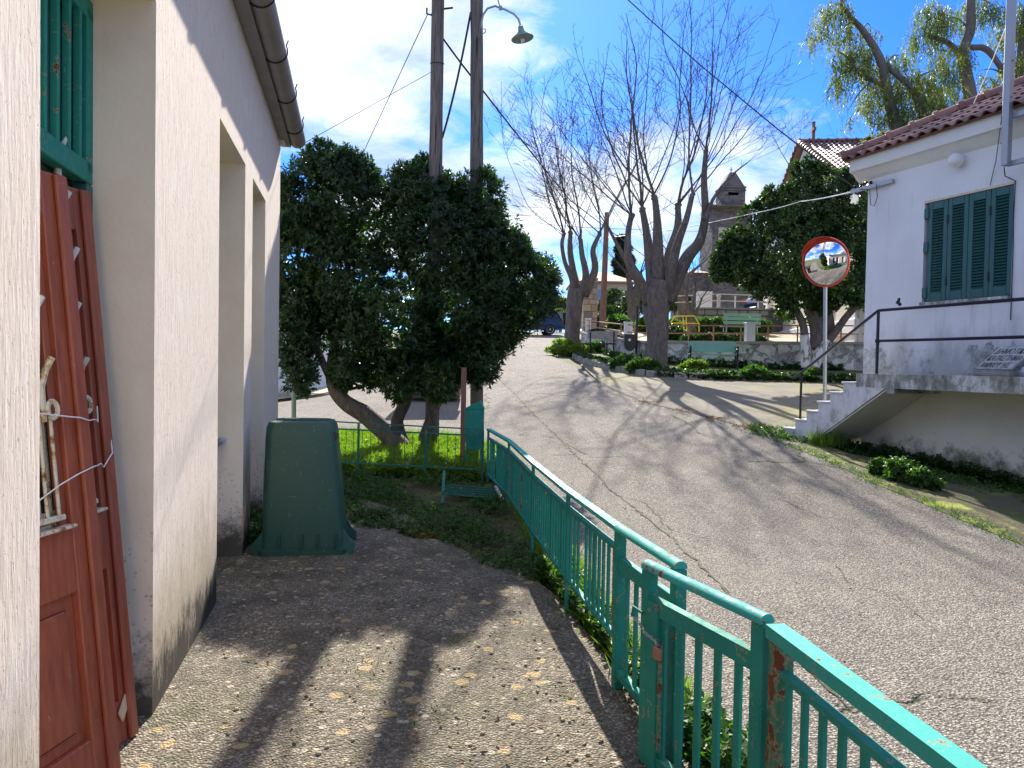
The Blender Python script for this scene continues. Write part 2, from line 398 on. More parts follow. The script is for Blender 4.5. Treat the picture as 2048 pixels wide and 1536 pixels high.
M['rubble'] = bsdf('grey_rubble_stone', rubble)
def bark(t):
    p = t.pos(); st = t.scale(p, (1, 1, .22))
    f = t.noise(st, 14, 8, .75, 1.2)
    c = t.ramp(f, [(.3, (.065, .053, .045)), (.5, (.17, .142, .122)), (.7, (.31, .27, .235))])
    return c, .95, t.bump(f, 1.0, .09)
M['bark'] = bsdf('furrowed_bark', bark)
def pole(t):
    p = t.pos(); st = t.scale(p, (1, 1, .05)); f = t.noise(st, 60, 5, .7)
    c = t.ramp(f, [(.32, (.055, .045, .04)), (.45, (.15, .125, .11)), (.68, (.25, .215, .19))])
    ck = t.ramp(t.noise(t.scale(p, (1, 1, .03)), 28, 4, .6), [(.34, 1), (.38, 0)])
    c = t.mix(ck, c, (.02, .017, .015))
    return c, .85, t.bump(t.math('SUBTRACT', f, t.math('MULTIPLY', ck, .8)), .8, .02)
M['pole'] = bsdf('weathered_pole_timber', pole)
def greenpaint(t, base=(.024, .25, .195), rust=.61):
    p = t.pos(); c = t.mix(t.noise(p, 6, 4, .6), tuple(v*.82 for v in base), tuple(v*1.2 for v in base))
    n1 = t.noise(p, 16, 7, .75, .4)
    c = t.mix(t.ramp(n1, [(rust-.015, 0), (rust, .8)]), c, (.36, .34, .22))
    c = t.mix(t.ramp(n1, [(rust+.02, 0), (rust+.035, 1)]), c, (.17, .055, .025))
    return c, t.ramp(n1, [(.4, .55), (rust, .85)]), t.bump(t.noise(p, 50, 4), .25, .003), {'Specular IOR Level': .22}
M['green'] = bsdf('chipped_green_paint', greenpaint)
M['green_rust'] = bsdf('rusting_green_paint', lambda t: greenpaint(t, (.06, .20, .13), .50))
M['teal'] = bsdf('pale_teal_paint', lambda t: greenpaint(t, (.045, .38, .33), .595))
def redwood(t):
    p = t.pos(); f = t.noise(t.scale(p, (1, 1, .12)), 40, 4, .6)
    c = t.ramp(f, [(.3, (.255, .060, .032)), (.6, (.36, .098, .052))])
    ch = t.noise(p, 13, 7, .8)
    c = t.mix(t.ramp(ch, [(.665, 0), (.675, 1)]), c, (.55, .42, .28))
    return c, .5, t.bump(f, .3, .006)
M['red'] = bsdf('oxblood_painted_wood', redwood)
M['barewood'] = plain('bare_splintered_wood', (.62, .50, .33), .8, var=.25)
def grille(t):
    p = t.pos(); n1 = t.noise(p, 22, 7, .75); c = t.ramp(n1, [(.5, (.66, .62, .50)), (.58, (.45, .25, .08)), (.64, (.10, .03, .015))])
    return c, .5, t.bump(n1, .3, .003)
M['grille'] = bsdf('rusty_cream_iron', grille)
def tilem(t):
    p = t.pos(); r = t.n('ShaderNodeObjectInfo').outputs['Random']
    a = t.noise(p, 7, 5, .7); f = t.math('ADD', t.math('MULTIPLY', r, .5), t.math('MULTIPLY', a, .5))
    c = t.ramp(f, [(.2, (.085, .042, .036)), (.5, (.19, .080, .062)), (.8, (.30, .15, .115))])
    return c, .45, t.bump(a, .3, .006)
M['twig'] = plain('grey_brown_twig', (.105, .080, .066), .9, var=.3, sc=3)
M['stairwhite'] = bsdf('peeling_white_stairs', lambda t: (t.ramp(t.noise(t.scale(t.pos(), (1, 1, .6)), 6, 7, .75), [(.36, (.36, .35, .32)), (.48, (.68, .68, .67)), (.6, (.78, .78, .77))]), .85, t.bump(t.noise(t.pos(), 40, 4), .3, .01)))
M['tile'] = bsdf('glazed_clay_tile', tilem)
M['shutter'] = plain('dark_teal_shutter_paint', (.022, .105, .10), .45, var=.15, sc=9)
M['black_iron'] = plain('black_iron', (.018, .018, .022), .28, .3)
M['galv'] = plain('galvanised_steel', (.36, .38, .40), .42, .7, sc=5)
M['gutter'] = plain('weathered_metal_gutter', (.30, .27, .26), .5, .3, sc=4, var=.3)
M['cable'] = plain('black_cable', (.02, .02, .02), .6)
M['whitecable'] = plain('white_cable', (.75, .76, .78), .5)
M['whitewire'] = plain('white_plastic_wire', (.85, .85, .85), .4)
M['eucbark'] = plain('smooth_grey_bark', (.15, .13, .12), .8, var=.45, sc=3)
M['dark'] = plain('dark_interior', (.02, .02, .022), .8)
def bing(t):
    p = t.pos(); c = t.mix(t.noise(p, 3, 5), (.020, .078, .054), (.032, .10, .07))
    sc = t.noise(t.scale(p, (4, 4, 26), rot=(0, .1, 0)), 3.2, 5, .8); sv = t.noise(t.scale(p, (34, 34, 2.0)), 1.6, 4, .8)
    k = t.math('MAXIMUM', t.math('MULTIPLY', t.ramp(sc, [(.64, 0), (.66, 1)]), .5), t.math('MULTIPLY', t.ramp(sv, [(.655, 0), (.67, 1)]), .45))
    c = t.mix(k, c, (.38, .44, .36)); c = t.mix(t.ramp(t.noise(p, 2, 6, .7), [(.55, 0), (.75, .4)]), c, (.12, .13, .09))
    return c, .45, t.bump(t.noise(p, 180, 2), .12, .002)
M['bin'] = bsdf('scuffed_green_plastic', bing)
M['binblack'] = plain('dark_plastic', (.02, .018, .02), .45)
M['trim_cream'] = plain('cream_plaster', (.66, .58, .43), .85)
M['white_plain'] = plain('old_white_paint', (.74, .74, .72), .75, var=.1, sc=4)
M['rustpipe'] = plain('rusty_red_pipe', (.36, .17, .11), .6, var=.4, sc=8)
M['benchgreen'] = plain('faded_green_bench_paint', (.20, .42, .33), .55, var=.2)
M['yellow'] = plain('yellow_paint', (.75, .62, .03), .45)
M['redbrown'] = plain('red_brown_pole_paint', (.24, .115, .08), .7, var=.3, sc=5)
M['stoneblock'] = plain('tan_cut_stone', (.46, .37, .22), .9, var=.35, sc=3, bs=.5)
M['mortar'] = plain('dark_mortar', (.13, .11, .09), .95)
M['blue'] = plain('pale_blue_shutter', (.16, .36, .60), .5)
M['carpaint'] = plain('dark_blue_car_paint', (.012, .022, .055), .18, .3, var=.02, bs=0.0)
M['carglass'] = plain('tinted_glass', (.01, .012, .015), .05, bs=0.0)
M['tyre'] = plain('tyre_rubber', (.015, .015, .015), .8)
M['alloy'] = plain('alloy_wheel', (.5, .5, .52), .3, .8)
M['lens_red'] = plain('red_lens', (.5, .02, .015), .2)
M['mirror_red'] = plain('faded_red_plastic', (.62, .06, .035), .4)
M['mirror'] = bsdf('convex_mirror', lambda t: ((.86, .88, .9), .015, None, {'Metallic': 1.0}))
M['glass'] = bsdf('window_glass', lambda t: ((.03, .035, .04), .06, None, {}))
M['bulb'] = plain('frosted_glass', (.8, .8, .78), .15)
M['lampgreen'] = plain('grey_green_enamel', (.17, .27, .22), .4, .2)
def plaque(t):
    p = t.pos(); return t.ramp(t.noise(p, 14, 6, .7), [(.35, (.33, .34, .33)), (.6, (.52, .53, .52))]), .85, t.bump(t.noise(p, 60, 4), .3, .004)
M['plaque'] = bsdf('grey_marble', plaque)
M['ink'] = plain('black_painted_letter', (.02, .02, .022), .7)
M['stone'] = plain('field_stone', (.30, .28, .23), .95, var=.4, sc=6, bs=.6)
M['brown_soil'] = plain('twig_brown', (.13, .085, .055), .9)
M['leaf_bush'] = leafmat('glossy_dark_leaf', [(.3, (.012, .028, .015)), (.52, (.026, .058, .022)), (.68, (.07, .12, .035)), (.85, (.16, .20, .06))], .34, .3, sc=1.6)
M['leaf_ever'] = leafmat('evergreen_leaf', [(.32, (.014, .034, .014)), (.5, (.030, .064, .020)), (.62, (.09, .14, .03)), (.8, (.30, .20, .04))], .3, .4, sc=1.4)
M['leaf_euc'] = leafmat('eucalyptus_leaf', [(.32, (.04, .065, .038)), (.48, (.09, .12, .05)), (.58, (.23, .22, .065)), (.7, (.46, .32, .08))], .4, .45, sc=.8)
M['leaf_grass'] = leafmat('bright_grass', [(.3, (.08, .14, .018)), (.6, (.17, .24, .03)), (.8, (.30, .33, .06))], .42, .5, sc=3)
M['leaf_weed'] = leafmat('weed_leaf', [(.3, (.030, .075, .018)), (.55, (.065, .13, .028)), (.8, (.14, .20, .05))], .4, .45, sc=3)
M['leaf_ivy'] = leafmat('ivy_leaf', [(.3, (.018, .045, .014)), (.6, (.04, .09, .02)), (.8, (.10, .16, .035))], .3, .4, sc=3)
M['leaf_dry'] = leafmat('dry_leaf', [(.3, (.10, .06, .025)), (.7, (.30, .20, .09))], .2, .8, sc=6, tcol=(1, .8, .5))
M['petal'] = plain('white_petal', (.75, .72, .70), .6)
M['cypress'] = leafmat('cypress_foliage', [(.3, (.012, .025, .014)), (.7, (.03, .05, .022))], .15, .6)
import bmesh
def bez_(p):
    out = []
    for a, b in zip(p, p[1:]): out += [a, a.lerp(b, .5)+Vector((0, 0, rnd.uniform(-.006, .006)))]
    return out+[p[-1]]
UP = Vector((0, 0, 1))
def smoothpoly(pts, it=2):
    for _ in range(it):
        q = []
        for i in range(len(pts)):
            a, b = pts[i], pts[(i+1) % len(pts)]
            q += [(a[0]*.75+b[0]*.25, a[1]*.75+b[1]*.25), (a[0]*.25+b[0]*.75, a[1]*.25+b[1]*.75)]
        pts = q
    return pts
def sheet(name, pts, mat, off, step=.5, zf=None, thick=0.0):
    bm = bmesh.new(); bm.faces.new([bm.verts.new((p[0], p[1], 0)) for p in pts])
    xs = [p[0] for p in pts]; ys = [p[1] for p in pts]
    def cut(co, no): bmesh.ops.bisect_plane(bm, geom=bm.verts[:]+bm.edges[:]+bm.faces[:], plane_co=co, plane_no=no)
    def marks(a, b):
        m = []; v = a
        while v < b: m.append(v); v += step*(1+max(0, abs(v)-14)*.12)
        return m
    for v in marks(min(xs)+.01, max(xs)): cut((v, 0, 0), (1, 0, 0))
    for v in marks(min(ys)+.01, max(ys)): cut((0, v, 0), (0, 1, 0))
    zf = zf or tzf
    for v in bm.verts: v.co.z = zf(v.co.x, v.co.y)+off
    if thick:
        r = bmesh.ops.extrude_face_region(bm, geom=bm.faces[:])
        for e in r['geom']:
            if isinstance(e, bmesh.types.BMVert): e.co.z += thick
        bmesh.ops.recalc_face_normals(bm, faces=bm.faces)
    else:
        for f in bm.faces:
            f.normal_update()
            if f.normal.z < 0: f.normal_flip()
    me = bpy.data.meshes.new(name); bm.to_mesh(me); bm.free(); me.materials.append(mat)
    me.polygons.foreach_set('use_smooth', [True]*len(me.polygons)) if not thick else None
    return struct(link(name, me))
# ground: one sheet out to the horizon
def big_ground():
    def ax(lim):
        v = [0.0]; s = .8
        while v[-1] < lim: v.append(v[-1]+s); s *= 1.07 if v[-1] > 16 else 1.0
        return v
    xs = ax(700); xs = sorted(set([-a for a in xs]+xs)); ys = [-a for a in ax(500)[1:]][::-1]+ax(900)
    X, Y = np.meshgrid(xs, ys); Z = tz(X, Y)-.05
    far = sstep(80, 300, np.hypot(X, Y)); Z = Z+far*3*np.sin(X*.011+1)*np.cos(Y*.009)
    me = bpy.data.meshes.new('ground'); nx = len(xs)
    me.from_pydata(np.stack([X, Y, Z], -1).reshape(-1, 3).tolist(), [], [(j*nx+i, j*nx+i+1, (j+1)*nx+i+1, (j+1)*nx+i) for j in range(len(ys)-1) for i in range(nx-1)])
    me.materials.append(M['soil']); me.polygons.foreach_set('use_smooth', [True]*len(me.polygons)); return struct(link('ground', me))
big_ground()
def gp(px, py): p = G(px, py); return (p.x, p.y)
edgeR = [gp(*q) for q in ((2048, 1092), (1950, 1052), (1850, 1010), (1750, 968), (1690, 940), (1640, 916), (1585, 895), (1540, 878), (1490, 855), (1430, 838), (1360, 822), (1290, 806), (1235, 783), (1196, 762), (1160, 738), (1125, 722), (1102, 712), (1096, 700))]
A_pts = [(.95, -9), (1.0, .5), (1.02, 1.6), (.96, 2.4), (.80, 3.2), (.66, 4.0), (.55, 5.0), (.40, 6.5), (.28, 8.0), (.18, 9.4), (-.1, 10.6), (-.7, 11.6), (-2.2, 12.4), (-4, 12.9), (-7, 13.4), (-30, 15), (-30, 19.5), (-9, 18.6), (-6.2, 18.2), (-4.8, 18.8), (-3.6, 21), (-2.2, 26), (-.8, 34), (.6, 44), (1.0, 52), (0, 60), (-4, 66), (-6, 72), (4, 72), (6.5, 62), (6.2, 50), (4.2, 42)] + [(2.6, 36)] + edgeR[::-1][1:] + [(6.6, 3.5), (7.2, 0), (7.4, -9)]
asph = A_pts
sheet('road', asph, M['asphalt'], 0.0, .45)
def ribbon(name, pts, w, mat, off):
    P_ = []; 
    for a, b in zip(pts, pts[1:]):
        n = max(2, int(math.hypot(b[0]-a[0], b[1]-a[1])/.07))
        P_ += [(a[0]+(b[0]-a[0])*i/n+rnd.gauss(0, .011), a[1]+(b[1]-a[1])*i/n+rnd.gauss(0, .02)) for i in range(n)]
    vs = []; fs = []; k = 0
    for i, (x, y) in enumerate(P_):
        q = w*rnd.uniform(.15, 1.2)*(0 if i in (0, len(P_)-1) else 1); z = tzf(x, y)+off
        vs += [(x-q/2, y, z), (x+q/2, y+.003, z)]
        if i: fs.append((2*i-2, 2*i-1, 2*i+1, 2*i))
    me = bpy.data.meshes.new(name); me.from_pydata(vs, [], fs); me.materials.append(mat); return struct(link(name, me))
M['crackfill'] = bsdf('crack_dirt', lambda t: (t.ramp(t.noise(t.pos(), 14, 4), [(.45, (.03, .027, .02)), (.62, (.09, .11, .025))]), .95))
ribbon('road_crack', [gp(*q) for q in ((985, 748), (1040, 800), (1090, 850), (1130, 890), (1165, 925), (1200, 955), (1225, 985), (1262, 1012), (1330, 1065), (1400, 1130), (1470, 1200), (1530, 1270), (1600, 1330), (1720, 1440))], .028, M['crackfill'], .006)
ribbon('road_crack', [gp(*q) for q in ((1030, 872), (1075, 868), (1120, 880), (1160, 905), (1200, 915))], .02, M['crackfill'], .006)
ribbon('road_crack', [gp(*q) for q in ((1230, 990), (1290, 1005), (1340, 1060), (1420, 1080))], .014, M['crackfill'], .006)
ribbon('road_crack', [gp(*q) for q in ((1340, 830), (1380, 850), (1400, 868), (1440, 880))], .03, M['crackfill'], .012)
ribbon('road_crack', [gp(*q) for q in ((1480, 1010), (1560, 1000), (1640, 1035), (1700, 1030))], .012, M['crackfill'], .006)
ribbon('road_crack', [gp(*q) for q in ((1660, 1120), (1700, 1170), (1790, 1190), (1850, 1250))], .010, M['crackfill'], .006)
# courtyard slab of exposed aggregate beside the left building
WL_P = Vector((-2.12, 6.18, 0)); dL = Vector((-.2023, .9793, 0)); nL = Vector((.9793, .2023, 0))
def wl(s, off=0.0, z=0.0):
    """point on the left wall: s = Y reached along it, off = out from the wall"""
    p = WL_P+dL*((s-6.18)/dL.y)+nL*off; return Vector((p.x, p.y, z))
cy = [tuple(wl(-6, -.5)[:2]), tuple(wl(8.2, -.5)[:2]), (-2.3, 8.0), (-1.9, 7.9), (-1.5, 8.0), (-1.1, 7.6), (-.75, 7.0), (-.42, 6.3), (-.1, 5.8), (.18, 5.45), (.34, 5.0), (.41, 4.6), (.50, 4.15), (.575, 3.65), (.66, 3.2), (.77, 2.7), (.86, 2.2), (.93, 1.6), (.97, -6)]
sheet('courtyard_paving', cy, M['concrete'], .018, .3)
# asphalt apron in front of the garden bed
kerb = [(2.45, 29.5), (2.75, 26.5), (3.35, 24), (4.3, 22.6), (6.0, 22.0), (8.4, 21.7), (10.2, 21.4)]
ap = edgeR[6:14] + [(2.35, 26.5), (2.6, 27.5)] + [(x+.12, y-.05) for x, y in kerb[1:]] + [(10.2, 20.5), (9.2, 17.2), (7.4, 14.6), (6.9, 13.3), (5.3, 13.0)]
sheet('paved_apron', ap, M['apron'], .008, .5)
# verge along the right house: moss strip and damp ground
vm = edgeR[:8] + [(5.2, 12.9), (5.4, 12.2), (5.6, 11.4), (6.0, 10.3), (6.6, 8.7), (7.1, 7.2), (8.0, 5.2), (7.0, 4.6)]
inner = [(x+.32+.05*i, y+.04) for i, (x, y) in enumerate(edgeR[:7])]
sheet('verge', vm, M['soil'], -.004, .35)
sheet('moss_strip', edgeR[:9] + inner[::-1], M['moss'], .006, .35)
# planted bed and garden behind the low wall
WALL = [(12.5, 24.0), (9.6, 24.9), (7.85, 25.5), (6.2, 26.0), (4.9, 26.8), (4.25, 29), (3.75, 33.5), (3.55, 38)]
bed = kerb + [(12.5, 21.5), (12.5, 24.2)] + [(x, y+.1) for x, y in WALL[1:]] + [(2.9, 37.5), (2.2, 33)]
sheet('garden_bed', bed, M['soil'], .13, .5)
def gz(x, y): return max(tzf(x, y)+.55, 2.2+.12*(y-25.5)) if y < 34 else max(3.22, tzf(x, y)+.6)
gard = WALL + [(3.7, 46), (12, 52), (40, 52), (40, 24)]
sheet('garden_ground', gard, M['sand'], 0, .8, zf=lambda x, y: gz(x, y))
# sandy patch and low step by the far left wall
sheet('sand_patch', [(-9, 19.6), (-6, 19.0), (-4.9, 19.6), (-3.7, 22.5), (-4.3, 24.0), (-9, 24.0)], M['sand'], .03, .6)
# ------------------------------------------------------------------ left building
openings = [(2.07, 3.26, 3.04), (4.80, 5.93, 3.04), (6.36, 7.27, 3.04)]
LB = thing('schoolhouse', 'long cream plastered building with three tall recessed openings on the left', 'building', wl(3.0, 0, 0))
S0, S1, HW, DP = -4.5, 8.67, 4.02, .30
def qd(mb, a, b, c, d): mb.add([a, b, c, d], [(0, 1, 2, 3)])
wb = MB(); ed = [S0]+[v for o in openings for v in o[:2]]+[S1]
def wallcol(mb, s0, s1, z0, z1, th=.42):
    a, b = wl(s0), wl(s1); m = (a+b)/2-nL*th/2
    mb.box((m.x, m.y, (z0+z1)/2), ((b-a).length, th, z1-z0), (dL, nL, UP))
for i in range(0, len(ed), 2): wallcol(wb, ed[i], ed[i+1], -.3, HW)
for o in openings: wallcol(wb, o[0]+.0, o[1]-.0, o[2], HW, .419)
# merge look: reveals get their own smoother plaster via material index
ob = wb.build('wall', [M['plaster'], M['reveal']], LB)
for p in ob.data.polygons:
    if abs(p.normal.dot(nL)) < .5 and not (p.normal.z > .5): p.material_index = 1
bk = MB(); a = wl(S0, -5); 
wallc = (wl(S0)+wl(S1))/2
bk.box((wallc.x-nL.x*3.4, wallc.y-nL.y*3.4, HW/2-.15), ((wl(S1)-wl(S0)).length-.02, 6.0, HW+.28), (dL, nL, UP)); bk.build('rear_wall', M['reveal'], LB)
rf = MB(); mid = (wl(S0-.2)+wl(S1+.12))/2; Ln = (wl(S1+.12)-wl(S0-.2)).length
rf.box((mid.x-nL.x*3.2, mid.y-nL.y*3.2, HW+.09), (Ln, 6.62, .17), (dL, nL, UP)); rf.build('roof', M['gutter'], LB)
rf = MB(); q_ = mid+nL*.055; rf.box((q_.x, q_.y, HW-.01), (Ln-.02, .10, .10), (dL, nL, UP)); rf.build('added_eaves_board', M['gutter'], LB)  # board added to close the bright sky gap where a shadow strip belongs
# half-round gutter with brackets
gm = MB(); GO, GZ, GR = .14, 4.06, .095
prof = [(math.cos(t)*GR, math.sin(t)*GR) for t in np.linspace(math.pi*.97, math.pi*2.12, 12)]
inn = [(x*.93, y*.93) for x, y in prof[::-1]]
def gring(s): return [wl(s, GO+.03, 0)+nL*x+UP*(GZ+y) for x, y in prof+inn]
gm.loft([gring(s) for s in np.linspace(-1.5, 8.82, 12)]); 
gm.prism([wl(8.815, GO+.03)+nL*x+UP*(GZ+y) for x, y in prof], dL*.012)
gut = gm.build('gutter', M['gutter'], LB, smooth=True)
for i, s in enumerate(np.arange(.4, 8.9, .98)):
    b = MB(); b.tube([wl(s, GO+.03)+nL*math.cos(t)*(GR+.008)+UP*(GZ+math.sin(t)*(GR+.008)) for t in np.linspace(math.pi*.9, math.pi*2.15, 12)]+[wl(s, GO+.03)+nL*(GR+.012)+UP*(GZ+.09)], .006, 5)
    b.build('gutter_bracket', M['black_iron'], gut)
fl = MB(); fl.box(tuple(wl(8.55, .03, 3.97)), (.12, .06, .1), (dL, nL, UP)); fl.build('gutter_stay', M['white_plain'], LB)
# door recess: green transom with iron bars, dark door behind
tr = MB(); dz = -.27
def lbox(mb, s, off, z, size): mb.bbox(tuple(wl(s, off, z)), size, (dL, nL, UP), .004)
for z in (2.30, 2.96): lbox(tr, 2.665, dz, z, (1.21, .06, .085))
for s in (2.10, 3.225): lbox(tr, s, dz, 2.63, (.07, .06, .66))
fr = tr.build('transom_frame', M['shutter'] if False else M['green'], LB)
for s in np.arange(2.2, 3.2, .115):
    b = MB(); lbox(b, s, dz+.015, 2.63, (.022, .03, .60)); b.build('bar', M['green'], fr)
b = MB(); lbox(b, 2.665, dz-.06, 2.63, (1.2, .02, .70)); b.build('transom_panel', M['shutter'], LB)
b = MB(); 
for s in (2.10, 3.225): lbox(b, s, dz-.0, 1.12, (.07, .06, 2.27))
lbox(b, 2.665, dz-.05, 1.12, (1.2, .03, 2.26)); b.build('door', M['shutter'], LB)
# windows in the two far recesses, marble sill
for (a, bb, h) in openings[1:]:
    w = MB(); m = (a+bb)/2; L = bb-a
    for z in (.98, 1.95, 2.98): lbox(w, m, -.25, z, (L+.02, .06, .08))
    for s in (a+.05, m, bb-.05): lbox(w, s, -.25, 1.98, (.07, .05, 2.0))
    wf = w.build('window', M['green'], LB)
    g = MB(); lbox(g, m, -.27, 1.98, (L, .012, 1.95)); g.build('pane', M['glass'], wf)
    s = MB(); lbox(s, m, -.19, .93, (L+.0, .14, .035)); s.build('sill', M['slab'], wf)
    q = MB(); lbox(q, m, -.30, .4, (L+.05, .12, 1.05)); q.build('infill_panel', M['reveal'], LB)

# ------------------------------------------------------------------ removed door leaves leaning in the doorway
def door_leaf(s1, off, yaw, Wd, lean, H, label, lo_open, n_sc):
    """s1/off: foot of the far stile; the leaf swings inwards by yaw"""
    du = (dL*math.cos(yaw)+nL*math.sin(yaw)).normalized(); dn = (nL*math.cos(yaw)-dL*math.sin(yaw)).normalized()
    O = wl(s1, off, .02)-du*Wd
    t = thing('door_leaf', label, 'door', O, 'red door leaves leaning in the doorway')
    v = (UP*math.cos(lean)-dn*math.sin(lean)); w = dn*math.cos(lean)+UP*math.sin(lean)
    def P(u, h, k): return O+du*u+v*h+w*k
    def bx(mb, u0, u1, h0, h1, k0, k1, bev=.004):
        c = P((u0+u1)/2, (h0+h1)/2, (k0+k1)/2); mb.bbox(tuple(c), (u1-u0, k1-k0, h1-h0), (du, w, v), bev)
    st = .10 if s1 < 3 else .072
    for u0, u1 in ((0, st), (Wd-st, Wd)):
        f = MB(); bx(f, u0, u1, 0, H, -.045, 0); f.build('stile', M['red'], t)
    f = MB(); bx(f, Wd-.045, Wd+.012, .002, H-.002, 0.001, .02, .006); f.build('astragal', M['red'], t)
    for h0, h1 in ((0, .17), (.70, lo_open), (H-.17, H)):
        r = MB(); bx(r, st-.001, Wd-st+.001, h0, h1, -.040, -.003); r.build('rail', M['red'], t)
    for h0, h1 in ((.17, .70),):
        if h1-h0 < .06: continue
        r = MB(); bx(r, st, Wd-st, h0, h1, -.034, -.026)
        if h1-h0 > .2: bx(r, st+.05, Wd-st-.05, h0+.05, h1-.05, -.027, -.012, .006)
        r.build('panel', M['red'], t)
    for u0, u1 in ((st, st+.035), (Wd-st-.035, Wd-st)):
        r = MB(); bx(r, u0, u1, lo_open, H-.17, -.040, -.018); r.build('moulding', M['red'], t)
    bb = MB(); bx(bb, st, Wd-st, lo_open, H-.17, -.10, -.09); bb.build('backing', M['dark'], t)
    u1_ = Wd-st-.06; u0_ = st+.02; nb = 7
    for i in range(nb):
        u = u0_+(u1_-u0_)*i/(nb-1); g = MB(); g.tube([P(u, lo_open+.05, .0), P(u, lo_open+.40+(.02 if i % 2 else 0), .0)], .0065, 6); g.build('grille_bar', M['grille'], t, smooth=True)
    g = MB(); bx(g, u0_-.02, u1_+.02, lo_open+.035, lo_open+.055, -.006, .012, .003); g.build('grille_rail', M['grille'], t)
    g = MB(); bx(g, u0_-.02, u1_+.05, lo_open+.002, lo_open+.014, -.02, .03, .003); g.build('grille_rail', M['grille'], t)
    g = MB(); c = P(u1_-.0, lo_open+.42, .012)
    g.tube([c+du*(.024*math.cos(a_))+v*(.03*math.sin(a_)) for a_ in np.linspace(3.6, -2.2, 14)], .009, 6); g.build('scroll', M['grille'], t, smooth=True)
    for i in range(n_sc):
        h = lo_open+.50+.21*i; b = MB(); u = u1_-.012-(.02 if i % 2 else 0)
        b.tube([P(u-.02, h-.12, .0), P(u-.022, h, .004), P(u-.010, h+.06, .018), P(u+.006, h+.10, .034)], [.011, .012, .011, .011], 6)
        b.build('scroll_bar', M['grille'] if i < 1 else M['white_plain'], t, smooth=True)
    return t, P
d1, P1 = door_leaf(2.80, -.015, math.radians(20), .60, math.radians(6.0), 2.2, 'nearer oxblood red door leaf with rusty cream grille leaning in the doorway', .93, 2)
d2, P2 = door_leaf(3.09, -.03, math.radians(14), .60, math.radians(5.5), 2.2, 'farther oxblood red door leaf with splintered bottom corner leaning behind the first', .93, 5)
b = MB(); b.prism([P2(.50, .13, .004), P2(.585, .215, .004), P2(.597, .20, .004), P2(.597, .17, .004), P2(.52, .09, .004)], nL*.006); b.build('splintered_corner', M['barewood'], d2)
for i, pts in enumerate(([P1(.22, 1.31, .02), P1(.36, 1.34, .03), P1(.5, 1.32, .03), P1(.60, 1.30, .025), P2(.46, 1.29, .05), P2(.50, 1.28, .03), P2(.52, 1.34, .02)], [P1(.24, 1.02, .02), P1(.42, 1.09, .03), P1(.60, 1.13, .025), P2(.46, 1.12, .05), P2(.51, 1.10, .03), P2(.58, 1.15, .03), P2(.61, 1.24, .01)])):
    b = MB(); b.tube(bez_(pts), .0026, 5); w_ = b.build('tie_wire', M['whitewire'], smooth=True)
    tag(w_, ('upper' if i == 0 else 'lower')+' thin white wire tying the two red door leaves together', 'wire', 'white wires round the door leaves')

# ------------------------------------------------------------------ upside-down wheelie bin
BC = G(612, 1098); BC.z = .02; rot = math.radians(9)
bu = Vector((math.cos(rot), math.sin(rot), 0)); bv = Vector((-math.sin(rot), math.cos(rot), 0))
BN = thing('wheelie_bin', 'dark green plastic wheelie bin standing upside down by the wall', 'bin', BC)
def rrect(c, a, b, r, z, n=6, dx=0, dy=0):
    out = []
    for k, (sx, sy) in enumerate(((1, 1), (-1, 1), (-1, -1), (1, -1))):
        for j in range(n):
            t = math.pi/2*k+math.pi/2*j/(n-1)
            out.append(c+bu*(sx*(a-r)+r*math.cos(t)+dx)+bv*(sy*(b-r)+r*math.sin(t)+dy)+UP*z)
    return out
k = MB()
k.loft([rrect(BC, .318, .27, .05, .05), rrect(BC, .314, .268, .05, .12), rrect(BC, .297, .25, .06, .45, dx=-.012), rrect(BC, .272, .225, .065, .92, dx=-.03), rrect(BC, .264, .215, .065, 1.0, dx=-.032), rrect(BC, .245, .195, .06, 1.04, dx=-.035), rrect(BC, .21, .16, .05, 1.05, dx=-.035), rrect(BC, .20, .15, .05, 1.035, dx=-.035)])
body = k.build('body', M['bin'], BN, smooth=True)
k = MB(); k.loft([rrect(BC, .328, .285, .05, .0), rrect(BC, .334, .29, .05, .004), rrect(BC, .334, .29, .05, .052), rrect(BC, .322, .278, .05, .058)])
k.build('rim', M['bin'], BN, smooth=True)
for s in (-1, 1):     # curled handle lugs on the corners of the rim
    for q in (-1, 1):
        k = MB(); c = BC+bu*(s*.352)+bv*(q*.23)
        k.loft([[c+bu*(s*(-.06))+UP*h+bv*(q*w) for h, w in ((.02, -.05), (.22, -.05), (.22, .0), (.02, .03))], [c+bu*(s*.0)+UP*h+bv*(q*w) for h, w in ((.0, -.05), (.13, -.05), (.12, .0), (.0, .02))], [c+bu*(s*.045)+UP*h+bv*(q*w) for h, w in ((.03, -.045), (.085, -.045), (.08, -.005), (.03, .0))]])
        k.build('lug', M['bin'], BN, smooth=True)
for u in (-.17, -.0, .12, .26):
    k = MB(); k.box(tuple(BC+bu*u-bv*.283+UP*.11), (.008, .03, .12), (bu, bv, UP)); k.build('rib', M['bin'], BN)
k = MB(); k.tube([BC+bu*.222-bv*.2+UP*.93, BC+bu*.222-bv*.12+UP*.93], .035, 12); k.build('axle_socket', M['binblack'], BN)
k = MB(); k.bbox(tuple(BC+bu*-.035+UP*1.045), (.30, .10, .03), (bu, bv, UP), .01); k.build('foot_rib', M['bin'], BN)
